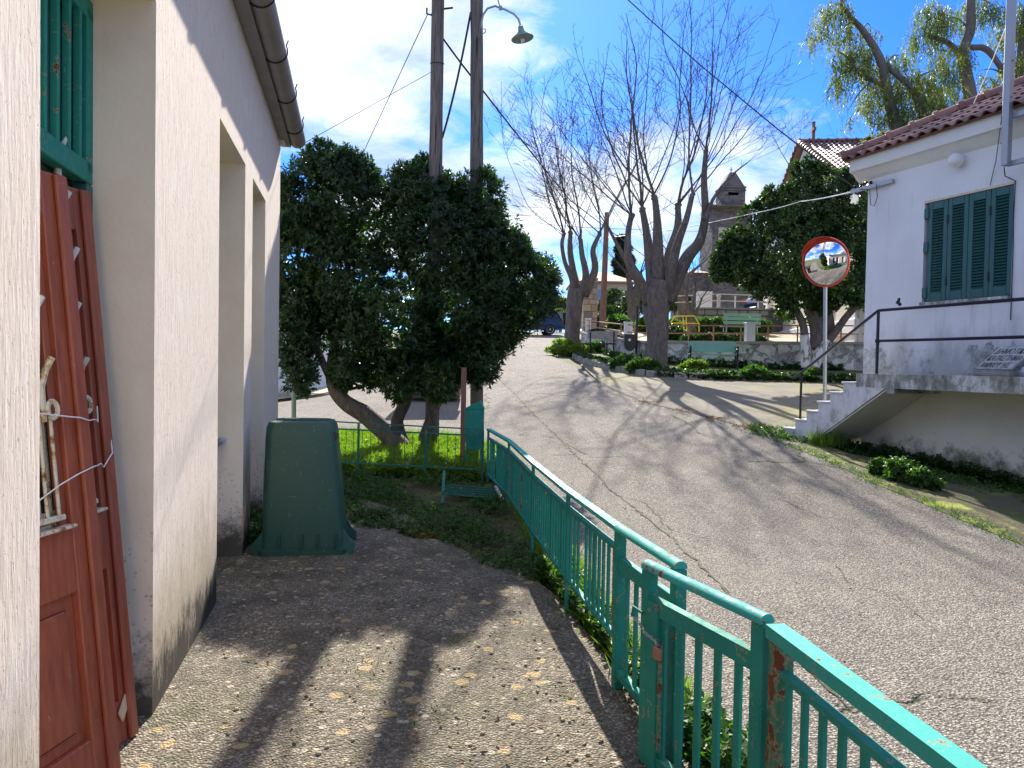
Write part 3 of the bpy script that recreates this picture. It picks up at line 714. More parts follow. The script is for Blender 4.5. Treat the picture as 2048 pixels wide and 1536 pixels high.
# ------------------------------------------------------------------ roadside fence of the courtyard
def flatbar(mb, a, b, w, h, side=None):
    a, b = Vector(a), Vector(b); t = (b-a); L = t.length; t.normalize(); s = side or t.cross(UP).normalized(); n = s.cross(t).normalized()
    mb.box((a+b)/2, (L, w, h), (t, s, n)); return mb
def post(mb, x, y, z0, z1, w, d, t):
    s = t.cross(UP).normalized(); mb.bbox((x, y, (z0+z1)/2), (w, d, z1-z0), (t, s, UP), .003)
def fence_run(name, label, pts, zt, ztb, zb, sp, wide, hw, mat_h, mat_b, posts, z0=0.0, group=None, dims=(.026, .012)):
    a, b = Vector((*pts[0], 0)), Vector((*pts[-1], 0))
    T = thing(name, label, 'fence', a, group)
    for i in range(len(pts)-1):
        p, q = Vector((*pts[i], 0)), Vector((*pts[i+1], 0)); t = (q-p).normalized(); L = (q-p).length
        m = MB(); flatbar(m, p+UP*zt, q+UP*zt, hw, .022); m.box((p+q)/2+UP*(zt-.014)+t.cross(UP)*(hw/2-.004), (L, .006, .03), (t, t.cross(UP), UP)); m.build('handrail', mat_h, T)
        m = MB(); flatbar(m, p+UP*ztb, q+UP*ztb, .032, .02); m.build('top_bar', mat_b, T)
        m = MB(); flatbar(m, p+UP*zb, q+UP*zb, .03, .018); m.build('bottom_bar', mat_b, T)
        n = int(L/sp)
        for j in range(1, n):
            if rnd.random() < .04: continue
            c = p+t*(L*j/n+rnd.uniform(-.008, .008)); m = MB()
            wd = wide if rnd.random() < .18 else dims[0]
            m.box(c+UP*(ztb+zb)/2, (wd, dims[1], ztb-zb-.02), ((t+UP*rnd.uniform(-.012, .012)).normalized(), t.cross(UP), UP))
            m.build('bar', M['green_rust'] if rnd.random() < .07 else M['green'], T)
    for (x, y, zz, w) in posts:
        m = MB(); q = (b-a).normalized(); post(m, x, y, z0-.05, zt-.012, w, w*.7, q); m.build('post', M['green'] if w < .06 else M['green_rust'], T)
    return T
run = [(.53, 3.66), (.36, 4.73), (.18, 6.07), (-.02, 7.77), (-.27, 9.10)]
fence_run('railing_fence', 'long teal green metal fence between courtyard weeds and the road', run, .77, .67, .235, .085, .055, .050, M['teal'], M['green'],
          [(.36, 4.73, 0, .032), (.18, 6.07, 0, .032), (-.02, 7.77, 0, .032), (-.27, 9.1, 0, .035)])
fence_run('railing_fence', 'near end of the teal green fence with rust pocked flat handrail beside the gate', [(.805, 2.30), (.90, 1.55), (.97, .9), (1.0, .2)], .77, .655, .10, .085, .03, .060, M['teal'], M['green'],
          [(.815, 2.27, 0, .07), (.93, 1.25, 0, .035), (1.0, .25, 0, .04)])
def gate(a, b, zt, label, hinge_w, ztb, zb, extra=None):
    a, b = Vector((*a, 0)), Vector((*b, 0)); t = (b-a).normalized(); s = t.cross(UP); L = (b-a).length
    T = thing('gate', label, 'gate', a, 'gate leaves of the courtyard fence')
    m = MB(); n = 10
    prof = [(math.cos(x)*.028, math.sin(x)*.025) for x in np.linspace(-.25, math.pi+.25, n)]
    m.loft([[a-t*.02+UP*zt+s*x+UP*y for x, y in prof], [b+t*.02+UP*zt+s*x+UP*y for x, y in prof]]); m.build('handrail', M['teal'], T, smooth=True)
    for p_, w in ((a, .05), (b, .06)):
        m = MB(); post(m, p_.x, p_.y, .02, zt-.008, w, .045, t); m.build('stile', M['green'], T)
    m = MB(); flatbar(m, a+UP*ztb+t*.02, b+UP*ztb-t*.02, .035, .06); m.build('top_bar', M['green'], T)
    m = MB(); flatbar(m, a+UP*zb+t*.02, b+UP*zb-t*.02, .035, .035); m.build('bottom_bar', M['green'], T)
    k = int(L/.095)
    for j in range(1, k):
        c = a+t*(L*j/k); m = MB(); m.box(c+UP*(ztb+zb)/2, (.03, .012, ztb-zb-.04), (t, s, UP)); m.build('bar', M['green'], T)
    if extra: extra(T, a, b, t, s)
    return T
def ex1(T, a, b, t, s):
    m = MB(); post(m, b.x-t.x*.09, b.y-t.y*.09, .05, .64, .10, .012, t); m.build('strike_plate', M['green'], T)
gate((.525, 3.62), (.66, 2.97), .775, 'farther teal green gate leaf with rounded handrail overlapped by the nearer leaf', .05, .62, .10, ex1)
def ex2(T, a, b, t, s):
    m = MB(); post(m, a.x+t.x*.06, a.y+t.y*.06, .02, .66, .07, .05, t); m.build('lock_stile', M['green'], T)
    m = MB(); m.tube([a+t*.13+s*.03+UP*.12, a+t*.13+s*.03+UP*.52], .009, 6); m.build('drop_bolt', M['green_rust'], T, smooth=True)
    m = MB(); m.tube([a+s*.03+UP*.60, a-t*.05+s*.04+UP*.61, a-t*.06+s*.04+UP*.57], .006, 6); m.build('hook', M['green'], T, smooth=True)
    m = MB(); m.tube([b+t*.035+s*.03+UP*.42, b+t*.035+s*.03+UP*.52], .012, 8); m.build('hinge', M['green'], T, smooth=True)
G2a, G2b = Vector((.545, 2.95, 0)), Vector((.785, 2.35, 0))
gate(G2a[:2], G2b[:2], .775, 'nearer teal green gate leaf with drop bolt and chipped rounded handrail', .06, .64, .06, ex2)
tt = (G2b-G2a).normalized(); ss = tt.cross(UP)
CHn = thing('padlock_chain', 'short rusty chain and old padlock holding the two gate leaves shut', 'chain', G2a+UP*.55)
pts = [G2a+tt*x-ss*y+UP*z for x, y, z in ((-.03, -.05, .575), (0, -.045, .565), (.03, -.045, .55), (.06, -.05, .542), (.09, -.05, .54), (.12, -.05, .537), (.145, -.052, .528))]
for i in range(len(pts)-1):
    for k in range(2):
        a_ = pts[i].lerp(pts[i+1], k/2); b_ = pts[i].lerp(pts[i+1], k/2+.62); m = MB(); o_ = (ss if k else UP)*.005
        m.tube([a_, a_+o_+(b_-a_)*.3, b_+o_-(b_-a_)*.3, b_, b_-o_-(b_-a_)*.3, a_-o_+(b_-a_)*.3, a_], .003, 4); m.build('chain_link', M['galv'], CHn, smooth=True)
m = MB(); m.bbox(tuple(pts[-1]-UP*.03), (.045, .018, .05), (tt, ss, UP), .006); m.build('padlock', M['rustpipe'], CHn)
# cross fence at the far end of the courtyard
a, b = Vector((-2.85, 9.45, 0)), Vector((-.33, 9.0, 0)); t = (b-a).normalized()
M['green_dim'] = bsdf('dull_green_paint', lambda t: greenpaint(t, (.03, .17, .125), .60))
CF = thing('wire_fence', 'low green fence of thin wire bars closing the far end of the courtyard', 'fence', a)
for z0_, z1_, h, nm in ((.825, .775, .018, 'handrail'), (.735, .70, .02, 'top_bar'), (.33, .30, .022, 'bottom_bar')):
    m = MB(); flatbar(m, a+UP*z0_, b+UP*z1_, .024, h*.8); m.build(nm, M['green_dim'], CF)
L = (b-a).length; n = int(L/.105)
for j in range(1, n):
    c = a+t*(L*j/n+rnd.uniform(-.015, .015)); m = MB(); m.tube([c+UP*.31, c+t*rnd.uniform(-.01, .01)+UP*.72], .004, 5); m.build('bar', M['green_dim'], CF)
for f_ in (.0, .40, .73, 1.0):
    c = a+(b-a)*f_; m = MB(); post(m, c.x, c.y, -.05, .82-.05*f_, .026, .022, t); m.build('post', M['green_dim'], CF)
# fallen fence piece in the weeds
FP = thing('fallen_railing', 'small broken piece of green railing lying in the weeds', 'railing', (-.45, 8.1, 0))
m = MB()
for k in range(5): flatbar(m, (-.72, 8.35-.07*k, .22-.012*k), (-.16, 8.25-.07*k, .20-.012*k), .02, .014)
m.build('bar', M['green_dim'], FP)
m = MB(); flatbar(m, (-.74, 8.55, .34), (-.70, 7.95, .08), .03, .03); m.build('side_bar', M['green_dim'], FP)
m = MB(); flatbar(m, (-.16, 8.4, .2), (-.08, 7.98, .13), .03, .03); m.build('side_bar', M['white_plain'], FP)
# green box with slanted lid at the fence corner
c = at(949, 850, 9.45); c.z = 0
GB = thing('metal_box', 'green metal box with slanted lid and mesh front at the fence corner', 'box', c)
zt, zb = .99, .52
m = MB(); w, d_ = .115, .09
m.loft([[c+Vector((-w*.78, -d_, zb-.02)), c+Vector((w*.78, -d_, zb-.02)), c+Vector((w*.78, d_, zb-.02)), c+Vector((-w*.78, d_, zb-.02))],
        [c+Vector((-w, -d_, zb+.18)), c+Vector((w, -d_, zb+.18)), c+Vector((w, d_, zb+.18)), c+Vector((-w, d_, zb+.18))],
        [c+Vector((-w, -d_, zt)), c+Vector((w, -d_, zt)), c+Vector((w, d_, zt)), c+Vector((-w, d_, zt))]]); m.build('body', M['green'], GB)
m = MB(); m.prism([c+Vector((-w-.008, -d_-.008, zt+.003)), c+Vector((w+.008, -d_-.008, zt+.003)), c+Vector((w*.6, -d_-.008, zt+.10)), c+Vector((-w*.1, -d_-.008, zt+.06))], (0, 2*d_+.016, 0)); m.build('lid', M['green'], GB)
for sx in (-.7, .7):
    m = MB(); m.tube([c+Vector((sx*w, 0, zb)), c+Vector((sx*w, 0, -.05))], .012, 6); m.build('leg', M['green'], GB)
mm = MB()
for i in range(7):
    for j in range(9): mm.box(c+Vector((-w*.8+i*w*.27+(j % 2)*.015, -d_-.003, zb+.02+j*.022)), (.008, .003, .008))
mm.build('mesh_panel', M['shutter'], GB, kind='stuff')
# ------------------------------------------------------------------ right house
dR = Vector((-.345, .9386, 0)).normalized(); nR = Vector((-dR.y, dR.x, 0))   # nR points to the road
RA = Vector((6.52, 9.8, 0))
def rw(s, off=0.0, z=0.0):
    return RA+dR*s+nR*off+UP*z
def rpx(px, py, off=0.0):
    """wall coordinates (s, z) of a pixel on the wall plane pushed out by off"""
    p = on_plane(px, py, RA+nR*off, nR); return (p-RA).dot(dR), p.z
SC = rpx(1730, 600)[0]          # far corner
SN = -9.0
EZ = 4.86; SLZ = 1.50; OW = .86
RH = thing('village_house', 'whitewashed house with dark green shutters, red tiled roof and outside stairs', 'house', rw(SC, 0, 0))
(sTL, zT), (sTR, zTR), (sBL, zB) = rpx(1850, 404), rpx(2029, 362), rpx(1838, 606)
WT, WB_, WS1, WS0 = (zT+zTR)/2, zB, sTL-.0, sTR
m = MB()
def wbox(mb, s0, s1, z0, z1, o0, o1, bev=0):
    c = rw((s0+s1)/2, (o0+o1)/2, (z0+z1)/2)
    (mb.bbox if bev else mb.box)(tuple(c), (abs(s1-s0), abs(o1-o0), z1-z0), (dR, nR, UP), *([bev] if bev else []))
wbox(m, SC, WS1, SLZ, EZ, -.35, 0); wbox(m, WS1, WS0, SLZ, WB_, -.35, 0); wbox(m, WS1, WS0, WT, EZ, -.35, 0); wbox(m, WS0, SN, SLZ, EZ, -.35, 0)
m.build('wall', M['white'], RH)
m = MB(); wbox(m, SC, SN, -.4, SLZ-.002, -.35, 0); m.build('basement_wall', M['basement'], RH)
m = MB(); wbox(m, SC, SC-.33, -.4, EZ, -6.5, -.352); m.build('end_wall', M['white'], RH)
m = MB(); wbox(m, SC-.34, SN+.3, .0, EZ-.05, -6.4, -6.1); m.build('rear_wall', M['white'], RH)
m = MB(); wbox(m, WS1+.0, WS0-.0, WB_-.05, WB_+.0, -.30, .05); m.build('window_sill', M['slab'], RH)
# fascia with cove
m = MB()
e = .20
cv_ = [(0, EZ-.30), (.05, EZ-.26), (.14, EZ-.17), (.2, EZ-.155), (.2, EZ+.03), (0, EZ+.03)]
m.loft([[rw(SC+e, o, z) for o, z in cv_], [rw(SN, o, z) for o, z in cv_]])
m.build('cornice', M['white_plain'], RH)
m = MB(); m.loft([[rw(SC+e-q, o, z) for q, z in ((.2, EZ-.30), (.15, EZ-.26), (.06, EZ-.17), (.0, EZ-.155), (0, EZ+.03), (.2, EZ+.03))] for o in (-.001, -6.5)]); m.build('end_cornice', M['white_plain'], RH)
# hipped roof deck and tiles
PT = math.radians(27); RZ = EZ+.045; EO = .26
ridge_in = 3.3
rv = nR*(-1)*math.cos(PT)+UP*math.sin(PT); rn = nR*math.sin(PT)+UP*math.cos(PT)
def rf_(s, k, h=0.0):  # s along eave, k metres up the slope
    return rw(s, EO, RZ)+rv*k+rn*h
K = ridge_in/math.cos(PT)
S_E = SC+e+.06
m = MB(); m.loft([[rf_(S_E, 0, -.03), rf_(SN, 0, -.03), rf_(SN, K, -.03), rf_(S_E-ridge_in, K, -.03)], [rf_(S_E, 0, 0), rf_(SN, 0, 0), rf_(SN, K, 0), rf_(S_E-ridge_in, K, 0)]])
m.prism([rw(S_E, EO, RZ), rw(S_E, -ridge_in*2+EO, RZ), rf_(S_E-ridge_in, K)], (0, 0, -.03)); rf = m.build('roof', M['tile'], RH)
# one curved tile mesh, shared
def tile_mesh():
    t = MB(); n = 9; xs = np.linspace(-.5, .5, n); w, L = .205, .34
    def zc(u): return .028*math.cos(u*math.pi*2) if False else (.032*math.cos((u-.12)*math.pi*1.9) if u > -.38 else -.022)
    top0 = [Vector((x*w, 0, zc(x)+.022)) for x in xs]; top1 = [Vector((x*w, L, zc(x)-.002)) for x in xs]
    bot0 = [v-Vector((0, 0, .014)) for v in top0]; bot1 = [v-Vector((0, 0, .014)) for v in top1]
    t.loft([top0+bot0[::-1], top1+bot1[::-1]])
    me = bpy.data.meshes.new('roof_tile'); me.from_pydata(t.v, [], t.f); me.materials.append(M['tile'])
    import bmesh as bmm
    b = bmm.new(); b.from_mesh(me); bmm.ops.recalc_face_normals(b, faces=b.faces); b.to_mesh(me); b.free(); return me
TM = tile_mesh()
R3 = Matrix((tuple(-dR), tuple(rv), tuple(rn))).transposed().to_quaternion()
cands = []
r = 0
while r*.30 < K-.3:
    k = r*.30-.04; s = S_E-.11-max(0, k)*math.cos(PT)
    while s > -3.3:
        cands.append((r, s, k)); s -= .198
    r += 1
cands.sort(key=lambda c: (c[0] > 8, c[0]+abs(min(0, c[1]+2))*3))
near = cands[:290]; rest = cands[290:]
for (r, s, k) in near:
    link('roof_tile', TM, rf, None, None, loc=rf_(s, k, .012)+rn*rnd.uniform(-.003, .003), rot=R3)
base = np.array([v.co for v in TM.vertices]); fcs = [list(p.vertices) for p in TM.polygons if len(p.vertices) == 4]
R_ = np.array(R3.to_matrix())
Q = []
for (r, s, k) in rest[:2000]:
    P_ = base@R_.T+np.array(rf_(s, k, .012)); Q.append(P_[np.array(fcs)].reshape(-1, 3))
if Q: quadmesh('roof_tiles', np.concatenate(Q), 4, M['tile'], rf, 'stuff')
# hip tiles
hd = (rf_(S_E-ridge_in, K)-rf_(S_E, 0)).normalized(); hl = (rf_(S_E-ridge_in, K)-rf_(S_E, 0)).length
k = 0.0
while k < hl-.1:
    m = MB(); p = rf_(S_E, 0, .05)+hd*k; sd_ = hd.cross(UP).normalized(); n_ = sd_.cross(hd)
    for rr, q in ((.085, 0), ):
        m.loft([[p+hd*q_+sd_*math.cos(a_)*r_+n_*(math.sin(a_)*r_) for a_ in np.linspace(-.3, math.pi+.3, 8)] for q_, r_ in ((-.02, .115), (.05, .115), (.06, .092), (.36, .08))])
    m.build('hip_tile', M['tile'], rf, smooth=True); k += .345
# eave edge board under tiles
# shutters: four leaves with louvre slats
Wt = WS1-WS0; g = MB(); wbox(g, WS1, WS0, WB_, WT, -.30, -.27); g.build('shutter_backing', M['dark'], RH)
m = MB(); wbox(m, WS1, WS0, WT-.03, WT+.0, -.26, .012); m.build('window_head', M['trim_cream'], RH)
lw = (Wt-.06)/4
slat_me = None
for i in range(4):
    s0 = WS1-.06-lw*i; s1 = s0-lw
    f = MB(); bw = .075
    for a_, b_ in ((s0, s0-bw), (s1+bw, s1)): wbox(f, a_-.004, b_+.004, WB_+.012, WT-.035, -.045, -.005, .004)
    wbox(f, s0-bw, s1+bw, WB_+.012, WB_+.13, -.043, -.007); wbox(f, s0-bw, s1+bw, WT-.14, WT-.035, -.043, -.007)
    sh = f.build('shutter', M['shutter'], RH)
    z0, z1 = WB_+.13, WT-.14; n = 29; dz_ = (z1-z0)/n
    for j in range(n):
        c = rw((s0+s1)/2, -.024, z0+dz_*(j+.5))
        tl = (nR*math.cos(.75)-UP*math.sin(.75)); w_ = dR.cross(tl)
        if slat_me is None:
            q = MB(); q.box((0, 0, 0), (lw-2*bw-.002, .05, .008)); slat_me = bpy.data.meshes.new('slat'); slat_me.from_pydata(q.v, [], q.f); slat_me.materials.append(M['shutter'])
            sq = Matrix((tuple(dR), tuple(tl), tuple(w_))).transposed().to_quaternion()
        link('slat', slat_me, sh, loc=c, rot=sq)
    if i in (0, 2):
        for zz in (WB_+.28, WT-.32):
            h = MB(); wbox(h, s1+.012, s1-.012, zz-.06, zz+.06, -.006, .008); h.build('hinge', M['black_iron'], sh)
for zz in (WB_+.14, WB_+1.0 if WT-WB_ > 1.5 else WB_+.8, WT-.18):
    h = MB(); wbox(h, WS1+.0, WS1-.075, zz-.075, zz+.075, -.03, .012, .004); h.build('shutter_hinge_plate', M['shutter'], RH)
# landing slab, stairs
s_top = rpx(1711, 743, OW)[0]; s_bot = rpx(1611, 843, OW)[0]
m = MB(); wbox(m, s_top-.02, SN, SLZ-.20, SLZ, 0.002, OW, 0); m.build('landing_slab', M['slab'], RH)
s_a = rpx(1770, 770, OW)[0]
m = MB(); wbox(m, s_a-.16, s_a-.02, SLZ-.27, SLZ-.201, .002, OW-.002); m.build('slab_beam', M['slab'], RH)
nst = 6; run_ = (s_bot-s_top)/4.0; rise = (SLZ-.71)/5.0
stw = MB()
# stepped flight: sloping soffit, each step a part
s_a = rpx(1770, 770, OW)[0]; sl_ = rise/run_
def zsof(s_): return max(.12, SLZ-.20-sl_*(s_-s_a)*1.02)
q = MB(); q.prism([rw(s_a, .002, SLZ-.201), rw(s_top-.02, .002, SLZ-.201), rw(s_top-.02, .002, zsof(s_top-.02))], nR*(OW-.004)); q.build('flight_top', M['stairwhite'], RH)
for i in range(nst):
    s0, s1 = s_top-.018+run_*i, s_top-.018+run_*(i+1); zt_ = SLZ-rise*(i+1)
    q = MB(); poly = [rw(s0, .002, zt_), rw(s1, .002, zt_), rw(s1, .002, min(zt_-.1, zsof(s1))), rw(s0, .002, min(zt_-.1, zsof(s0)))]
    q.prism(poly, nR*(OW-.004)); st_ = q.build('step', M['stairwhite'], RH)
    q = MB(); wbox(q, s0-.0, s1+.025, zt_+.001, zt_+.032, .001, OW+.018, .006); q.build('tread', M['white_plain'], st_)
sq_ = s_a+(SLZ-.20-.14)/sl_/1.02
q = MB(); q.prism([rw(s_a-.02, .02, SLZ-.204), rw(s_a-.02, .02, SLZ-.222), rw(min(sq_, s_top+run_*nst), .02, zsof(min(sq_, s_top+run_*nst))-.024), rw(min(sq_, s_top+run_*nst), .02, zsof(min(sq_, s_top+run_*nst))-.004)], nR*(OW-.04)); q.build('stair_soffit', M['basement'], RH)
s_end = s_top+run_*nst
m = MB(); wbox(m, s_end-.30, s_end+.35, -.1, .42, .0, OW+.06); m.build('stair_footing', M['stairwhite'], RH)
# railing of black pipe
RL = MB(); o_ = OW-.03
def rp(px, py): s, z = rpx(px, py, o_); return rw(s, o_, z)
pts = [rp(1587, 756), rp(1603, 745), rp(1757, 621), rp(2048, 598)]
far_ = rw(SN+1, o_, pts[3].z)
RL.tube([pts[0], pts[1], pts[2]-dR*.0, pts[2]-dR*.05, pts[3], far_], .022, 8); rail = RL.build('stair_handrail', M['black_iron'], RH, smooth=True)
for P_ in (rp(1603, 745), ):
    m = MB(); m.tube([P_, rw((P_-RA).dot(dR), o_, tzf(P_.x, P_.y)+.05)], .02, 8); m.build('railing_post', M['black_iron'], RH, smooth=True)
s_p = rpx(1757, 621, o_)[0]
for q in (s_p, s_p-3.2, s_p-6.4):
    m = MB(); m.tube([rw(q, o_, SLZ-.01), rw(q, o_, pts[2].z)], .022, 8); m.lathe(rw(q, o_, rp(1757, 682).z), [(.02, -.03), (.034, -.02), (.034, .02), (.02, .03)], 10); m.build('railing_post', M['black_iron'], RH, smooth=True)
m = MB(); zm = rp(1757, 682).z; m.tube([rw(s_p, o_, zm), rw(SN+1, o_, zm)], .02, 8); m.build('middle_rail', M['black_iron'], RH, smooth=True)
m = MB(); p = rp(1795, 612); m.tube([p-dR*.05+UP*.01, p+UP*.05, p-dR*.03+UP*.11, p+UP*.1], [.02, .03, .012, .008], 6); m.build('rail_knot', M['black_iron'], RH)
# globe lamp
s, z = rpx(1924, 322); GL = thing('wall_lamp', 'frosted glass globe lamp on the white wall under the eave', 'lamp', rw(s, .0, z))
m = MB(); m.lathe(rw(s, 0.0, z), [(.085, .0), (.085, .03), (.07, .035)], 20, nR); m.build('base', M['white_plain'], GL, smooth=True)
m = MB(); m.lathe(rw(s, .035, z), [(.065, 0), (.088, .02), (.10, .06), (.096, .11), (.07, .155), (.03, .175), (.0, .178)], 24, nR); m.build('globe', M['bulb'], GL, smooth=True)
# cable bracket at the corner
zb_ = on_plane(1745, 372, rw(0, .06), nR).z; sb0 = rpx(1785, 376, .06)[0]
BK = thing('cable_bracket', 'grey angle iron cable bracket at the corner of the white house', 'bracket', rw(SC, .06, zb_))
m = MB(); wbox(m, sb0, SC+.30, zb_-.03, zb_+.03, .03, .07); m.build('arm', M['galv'], BK)
for q in (.22, .10, -.1):
    m = MB(); m.lathe(rw(SC+q, .05, zb_+.03), [(.02, 0), (.03, .015), (.018, .03), (.03, .045), (.012, .06)], 10); m.build('insulator', M['black_iron'], BK, smooth=True)
m = MB(); m.tube([rw(SC+.1, .08, zb_), rw(SC-.12, .09, zb_-.06), rw(SC-.15, .09, zb_-.3), rw(SC-.22, .09, zb_-.33), rw(SC-.28, .09, zb_-.2), rw(SC-.25, .09, zb_)], .006, 5); m.build('cable_loop', M['cable'], BK, smooth=True)
# galvanised mast
mo = .34; sm, _ = rpx(2013, 300, mo)
MS = thing('roof_mast', 'square galvanised steel mast bolted in front of the white house wall', 'mast', rw(sm, mo, 4.2))
zlo = on_plane(2010, 332, rw(0, mo), nR).z
m = MB(); m.bbox(tuple(rw(sm, mo, (zlo+8)/2)), (.085, .085, 8-zlo), (dR, nR, UP), .006); m.build('post', M['galv'], MS)
for pz in (zlo+.03, zlo+.62):
    m = MB(); m.bbox(tuple(rw(sm-.5, mo-.06, pz)), (1.05, .05, .06), (dR, nR, UP), .004); m.bbox(tuple(rw(sm-.3, mo/2, pz)), (.05, mo, .05), (dR, nR, UP), .004); m.build('arm', M['galv'], MS)
for pz in (zlo+.3, zlo+.85, zlo+1.3):
    m = MB(); m.tube([rw(sm-.06, mo, pz), rw(sm+.09, mo, pz)], .01, 6); m.build('bolt', M['galv'], MS)
def cable(name, label, pts, r=.008, mat='cable', sag=0.0, group=None, n=14):
    P_ = []
    for i in range(len(pts)-1):
        a_, b_ = Vector(pts[i]), Vector(pts[i+1])
        for j in range(n if i == len(pts)-2 else n-1):
            f_ = j/(n-1) if i == len(pts)-2 else j/(n-1)
            P_.append(a_.lerp(b_, f_)-UP*(sag*4*f_*(1-f_)))
    m = MB(); m.tube(P_, r, 5); o = m.build(name, M[mat], smooth=True); return tag(o, label, 'cable', group)
q = lambda px, py, o: rw(*(lambda a: (a[0], o, a[1]))(rpx(px, py, o)))
cable('wall_cable', 'black cable running down the white wall beside the shutters', [q(2008, 335, .2), q(2010, 352, .05), q(2031, 362, .03), q(2027, 440, .02), q(2026, 500, .02), q(2023, 590, .02), q(2021, 640, .02)], .007, n=3)
cable('wall_cable', 'thin drooping wire from the mast to the window head', [q(2016, 60, .34), q(2008, 200, .3), q(1992, 320, .05), q(1980, 371, .02)], .005, n=3)
cable('stay_wire', 'pale rope sloping from the mast top down to the roof edge', [q(2012, 55, .34), rf_(rpx(1895, 245)[0], .9, .1)], .007, 'whitecable', .02)
cable('stay_wire', 'pale rope hanging straight down along the mast', [q(2012, 50, .36), q(2005, 240, .3)], .008, 'whitecable')
# marble plaque leaning on the wall with painted lettering
s0, zl = rpx(1951, 737, .42); s1, _ = rpx(2020, 737, .42)
PL = thing('marble_plaque', 'slanted grey marble plaque with black Greek lettering on the landing', 'plaque', rw((s0+s1)/2, .3, SLZ))
pv_ = (UP*.66-nR*.55-dR*.35).normalized(); pu = -dR; pw = pu.cross(pv_).normalized()
if pw.dot(nR) < 0: pw = -pw
PW, PH = abs(s0-s1)*1.02, .40; O = rw(s0, .42, zl)
m = MB(); m.box(tuple(O+pu*PW/2+pv_*PH/2-pw*.0125), (PW, .025, PH), (pu, pw, pu.cross(pw))) if False else m.prism([O, O+pu*PW, O+pu*PW+pv_*PH, O+pv_*PH], -pw*.025)
m.build('slab', M['plaque'], PL)
for i, (txt, wfrac) in enumerate((('ΔΗΜΟΤΙΚΟ', .9), ('ΚΑΤΑΣΤΗΜΑ', .92), ('ΑΜΝΟΥ ΗΣ', .82))):
    cu = bpy.data.curves.new('lettering', 'FONT'); cu.body = txt; cu.size = .125; cu.extrude = .0015; cu.align_x = 'LEFT'; cu.materials.append(M['ink'])
    ob = bpy.data.objects.new('lettering', cu); C.collection.objects.link(ob)
    bpy.context.view_layer.update(); wd = max(ob.dimensions.x, .01); sc = PW*wfrac/wd
    Pm = O+pu*PW*.04+pv_*(PH-.125*(i+1)-.005)+pw*.002
    mt = Matrix(((pu.x*sc, pv_.x, pw.x, Pm.x), (pu.y*sc, pv_.y, pw.y, Pm.y), (pu.z*sc, pv_.z, pw.z, Pm.z), (0, 0, 0, 1)))
    dg = bpy.context.evaluated_depsgraph_get(); me = bpy.data.meshes.new_from_object(ob.evaluated_get(dg)); bpy.data.objects.remove(ob)
    me.transform(Matrix.Translation(-ORG[PL.name])@mt); link('lettering', me, PL)
def rock(mb, c, r, fl=.7):
    n = 7; rings = []
    for k_, (zz, rr) in enumerate(((-.6, .7), (-.1, 1), (.45, .85), (.8, .45))):
        rings.append([Vector(c)+Vector((math.cos(2*math.pi*j/n)*r*rr*rnd.uniform(.8, 1.15), math.sin(2*math.pi*j/n)*r*rr*rnd.uniform(.8, 1.15), zz*r*fl)) for j in range(n)])
    mb.loft(rings)
m = MB(); wbox(m, s0+.0, s1-.02, SLZ, SLZ+.05, .28, .46, .01); tag(m.build('prop_board', M['stone']), 'low stone slab under the marble plaque', 'stone')
m = MB(); rock(m, rw(s1-.22, .35, SLZ+.07), .13); tag(m.build('stone', M['plaque']), 'rough pale stone beside the plaque on the landing', 'stone')

# ------------------------------------------------------------------ traffic mirror
MC = at(1651, 525, 13.1); pb = Vector((MC.x+.14, 13.28, tzf(MC.x, 13.2)))
TMi = thing('traffic_mirror', 'round convex traffic mirror with red rim on a galvanised pole', 'mirror', pb)
m = MB(); m.tube([pb-UP*.05, Vector((MC.x+.05, MC.y+.14, MC.z+.25))], .032, 12); m.build('pole', M['galv'], TMi, smooth=True)
ax = (Vector((-.74, -.65, -.17))).normalized()
Rm = .40
m = MB(); m.lathe(MC, [(Rm*.98, -.035)]+[(Rm*.985*math.sin(a_), -.035+.0+(math.cos(a_)-math.cos(.62))*.42*1.0) for a_ in []]+[(Rm*.99*k_, .09*(1-k_*k_)-.005) for k_ in np.linspace(1, .02, 22)], 64, ax); m.build('mirror_face', M['mirror'], TMi, smooth='all')
m = MB(); u_ = ax.orthogonal().normalized(); v_ = ax.cross(u_)
tor = [MC+(u_*math.cos(a_)+v_*math.sin(a_))*(Rm+.004)+ax*.004 for a_ in np.linspace(0, 2*math.pi, 65)]
m.tube(tor, .014, 8, caps=False); m.lathe(MC, [(Rm+.008, -.01), (Rm+.008, -.03), (Rm*.7, -.07), (.05, -.10)], 48, ax); m.build('rim', M['mirror_red'], TMi, smooth=True)
m = MB(); hs = UP-ax*UP.dot(ax); hs.normalize(); hr = ax.cross(hs)
aa = np.linspace(-1.25, 1.25, 20)
m.loft([[MC+(hs*math.cos(a_)+hr*math.sin(a_))*(Rm+.02)+ax*.0, MC+(hs*math.cos(a_)+hr*math.sin(a_))*(Rm+.035)+ax*(.02+.11*math.cos(a_/1.25*1.57)), MC+(hs*math.cos(a_)+hr*math.sin(a_))*(Rm+.042)+ax*(.02+.11*math.cos(a_/1.25*1.57)), MC+(hs*math.cos(a_)+hr*math.sin(a_))*(Rm+.03)+ax*-.0] for a_ in aa]); m.build('hood', M['mirror_red'], TMi, smooth=True)
m = MB(); m.box(MC-ax*.10, (.12, .08, .1)); m.build('clamp', M['galv'], TMi)

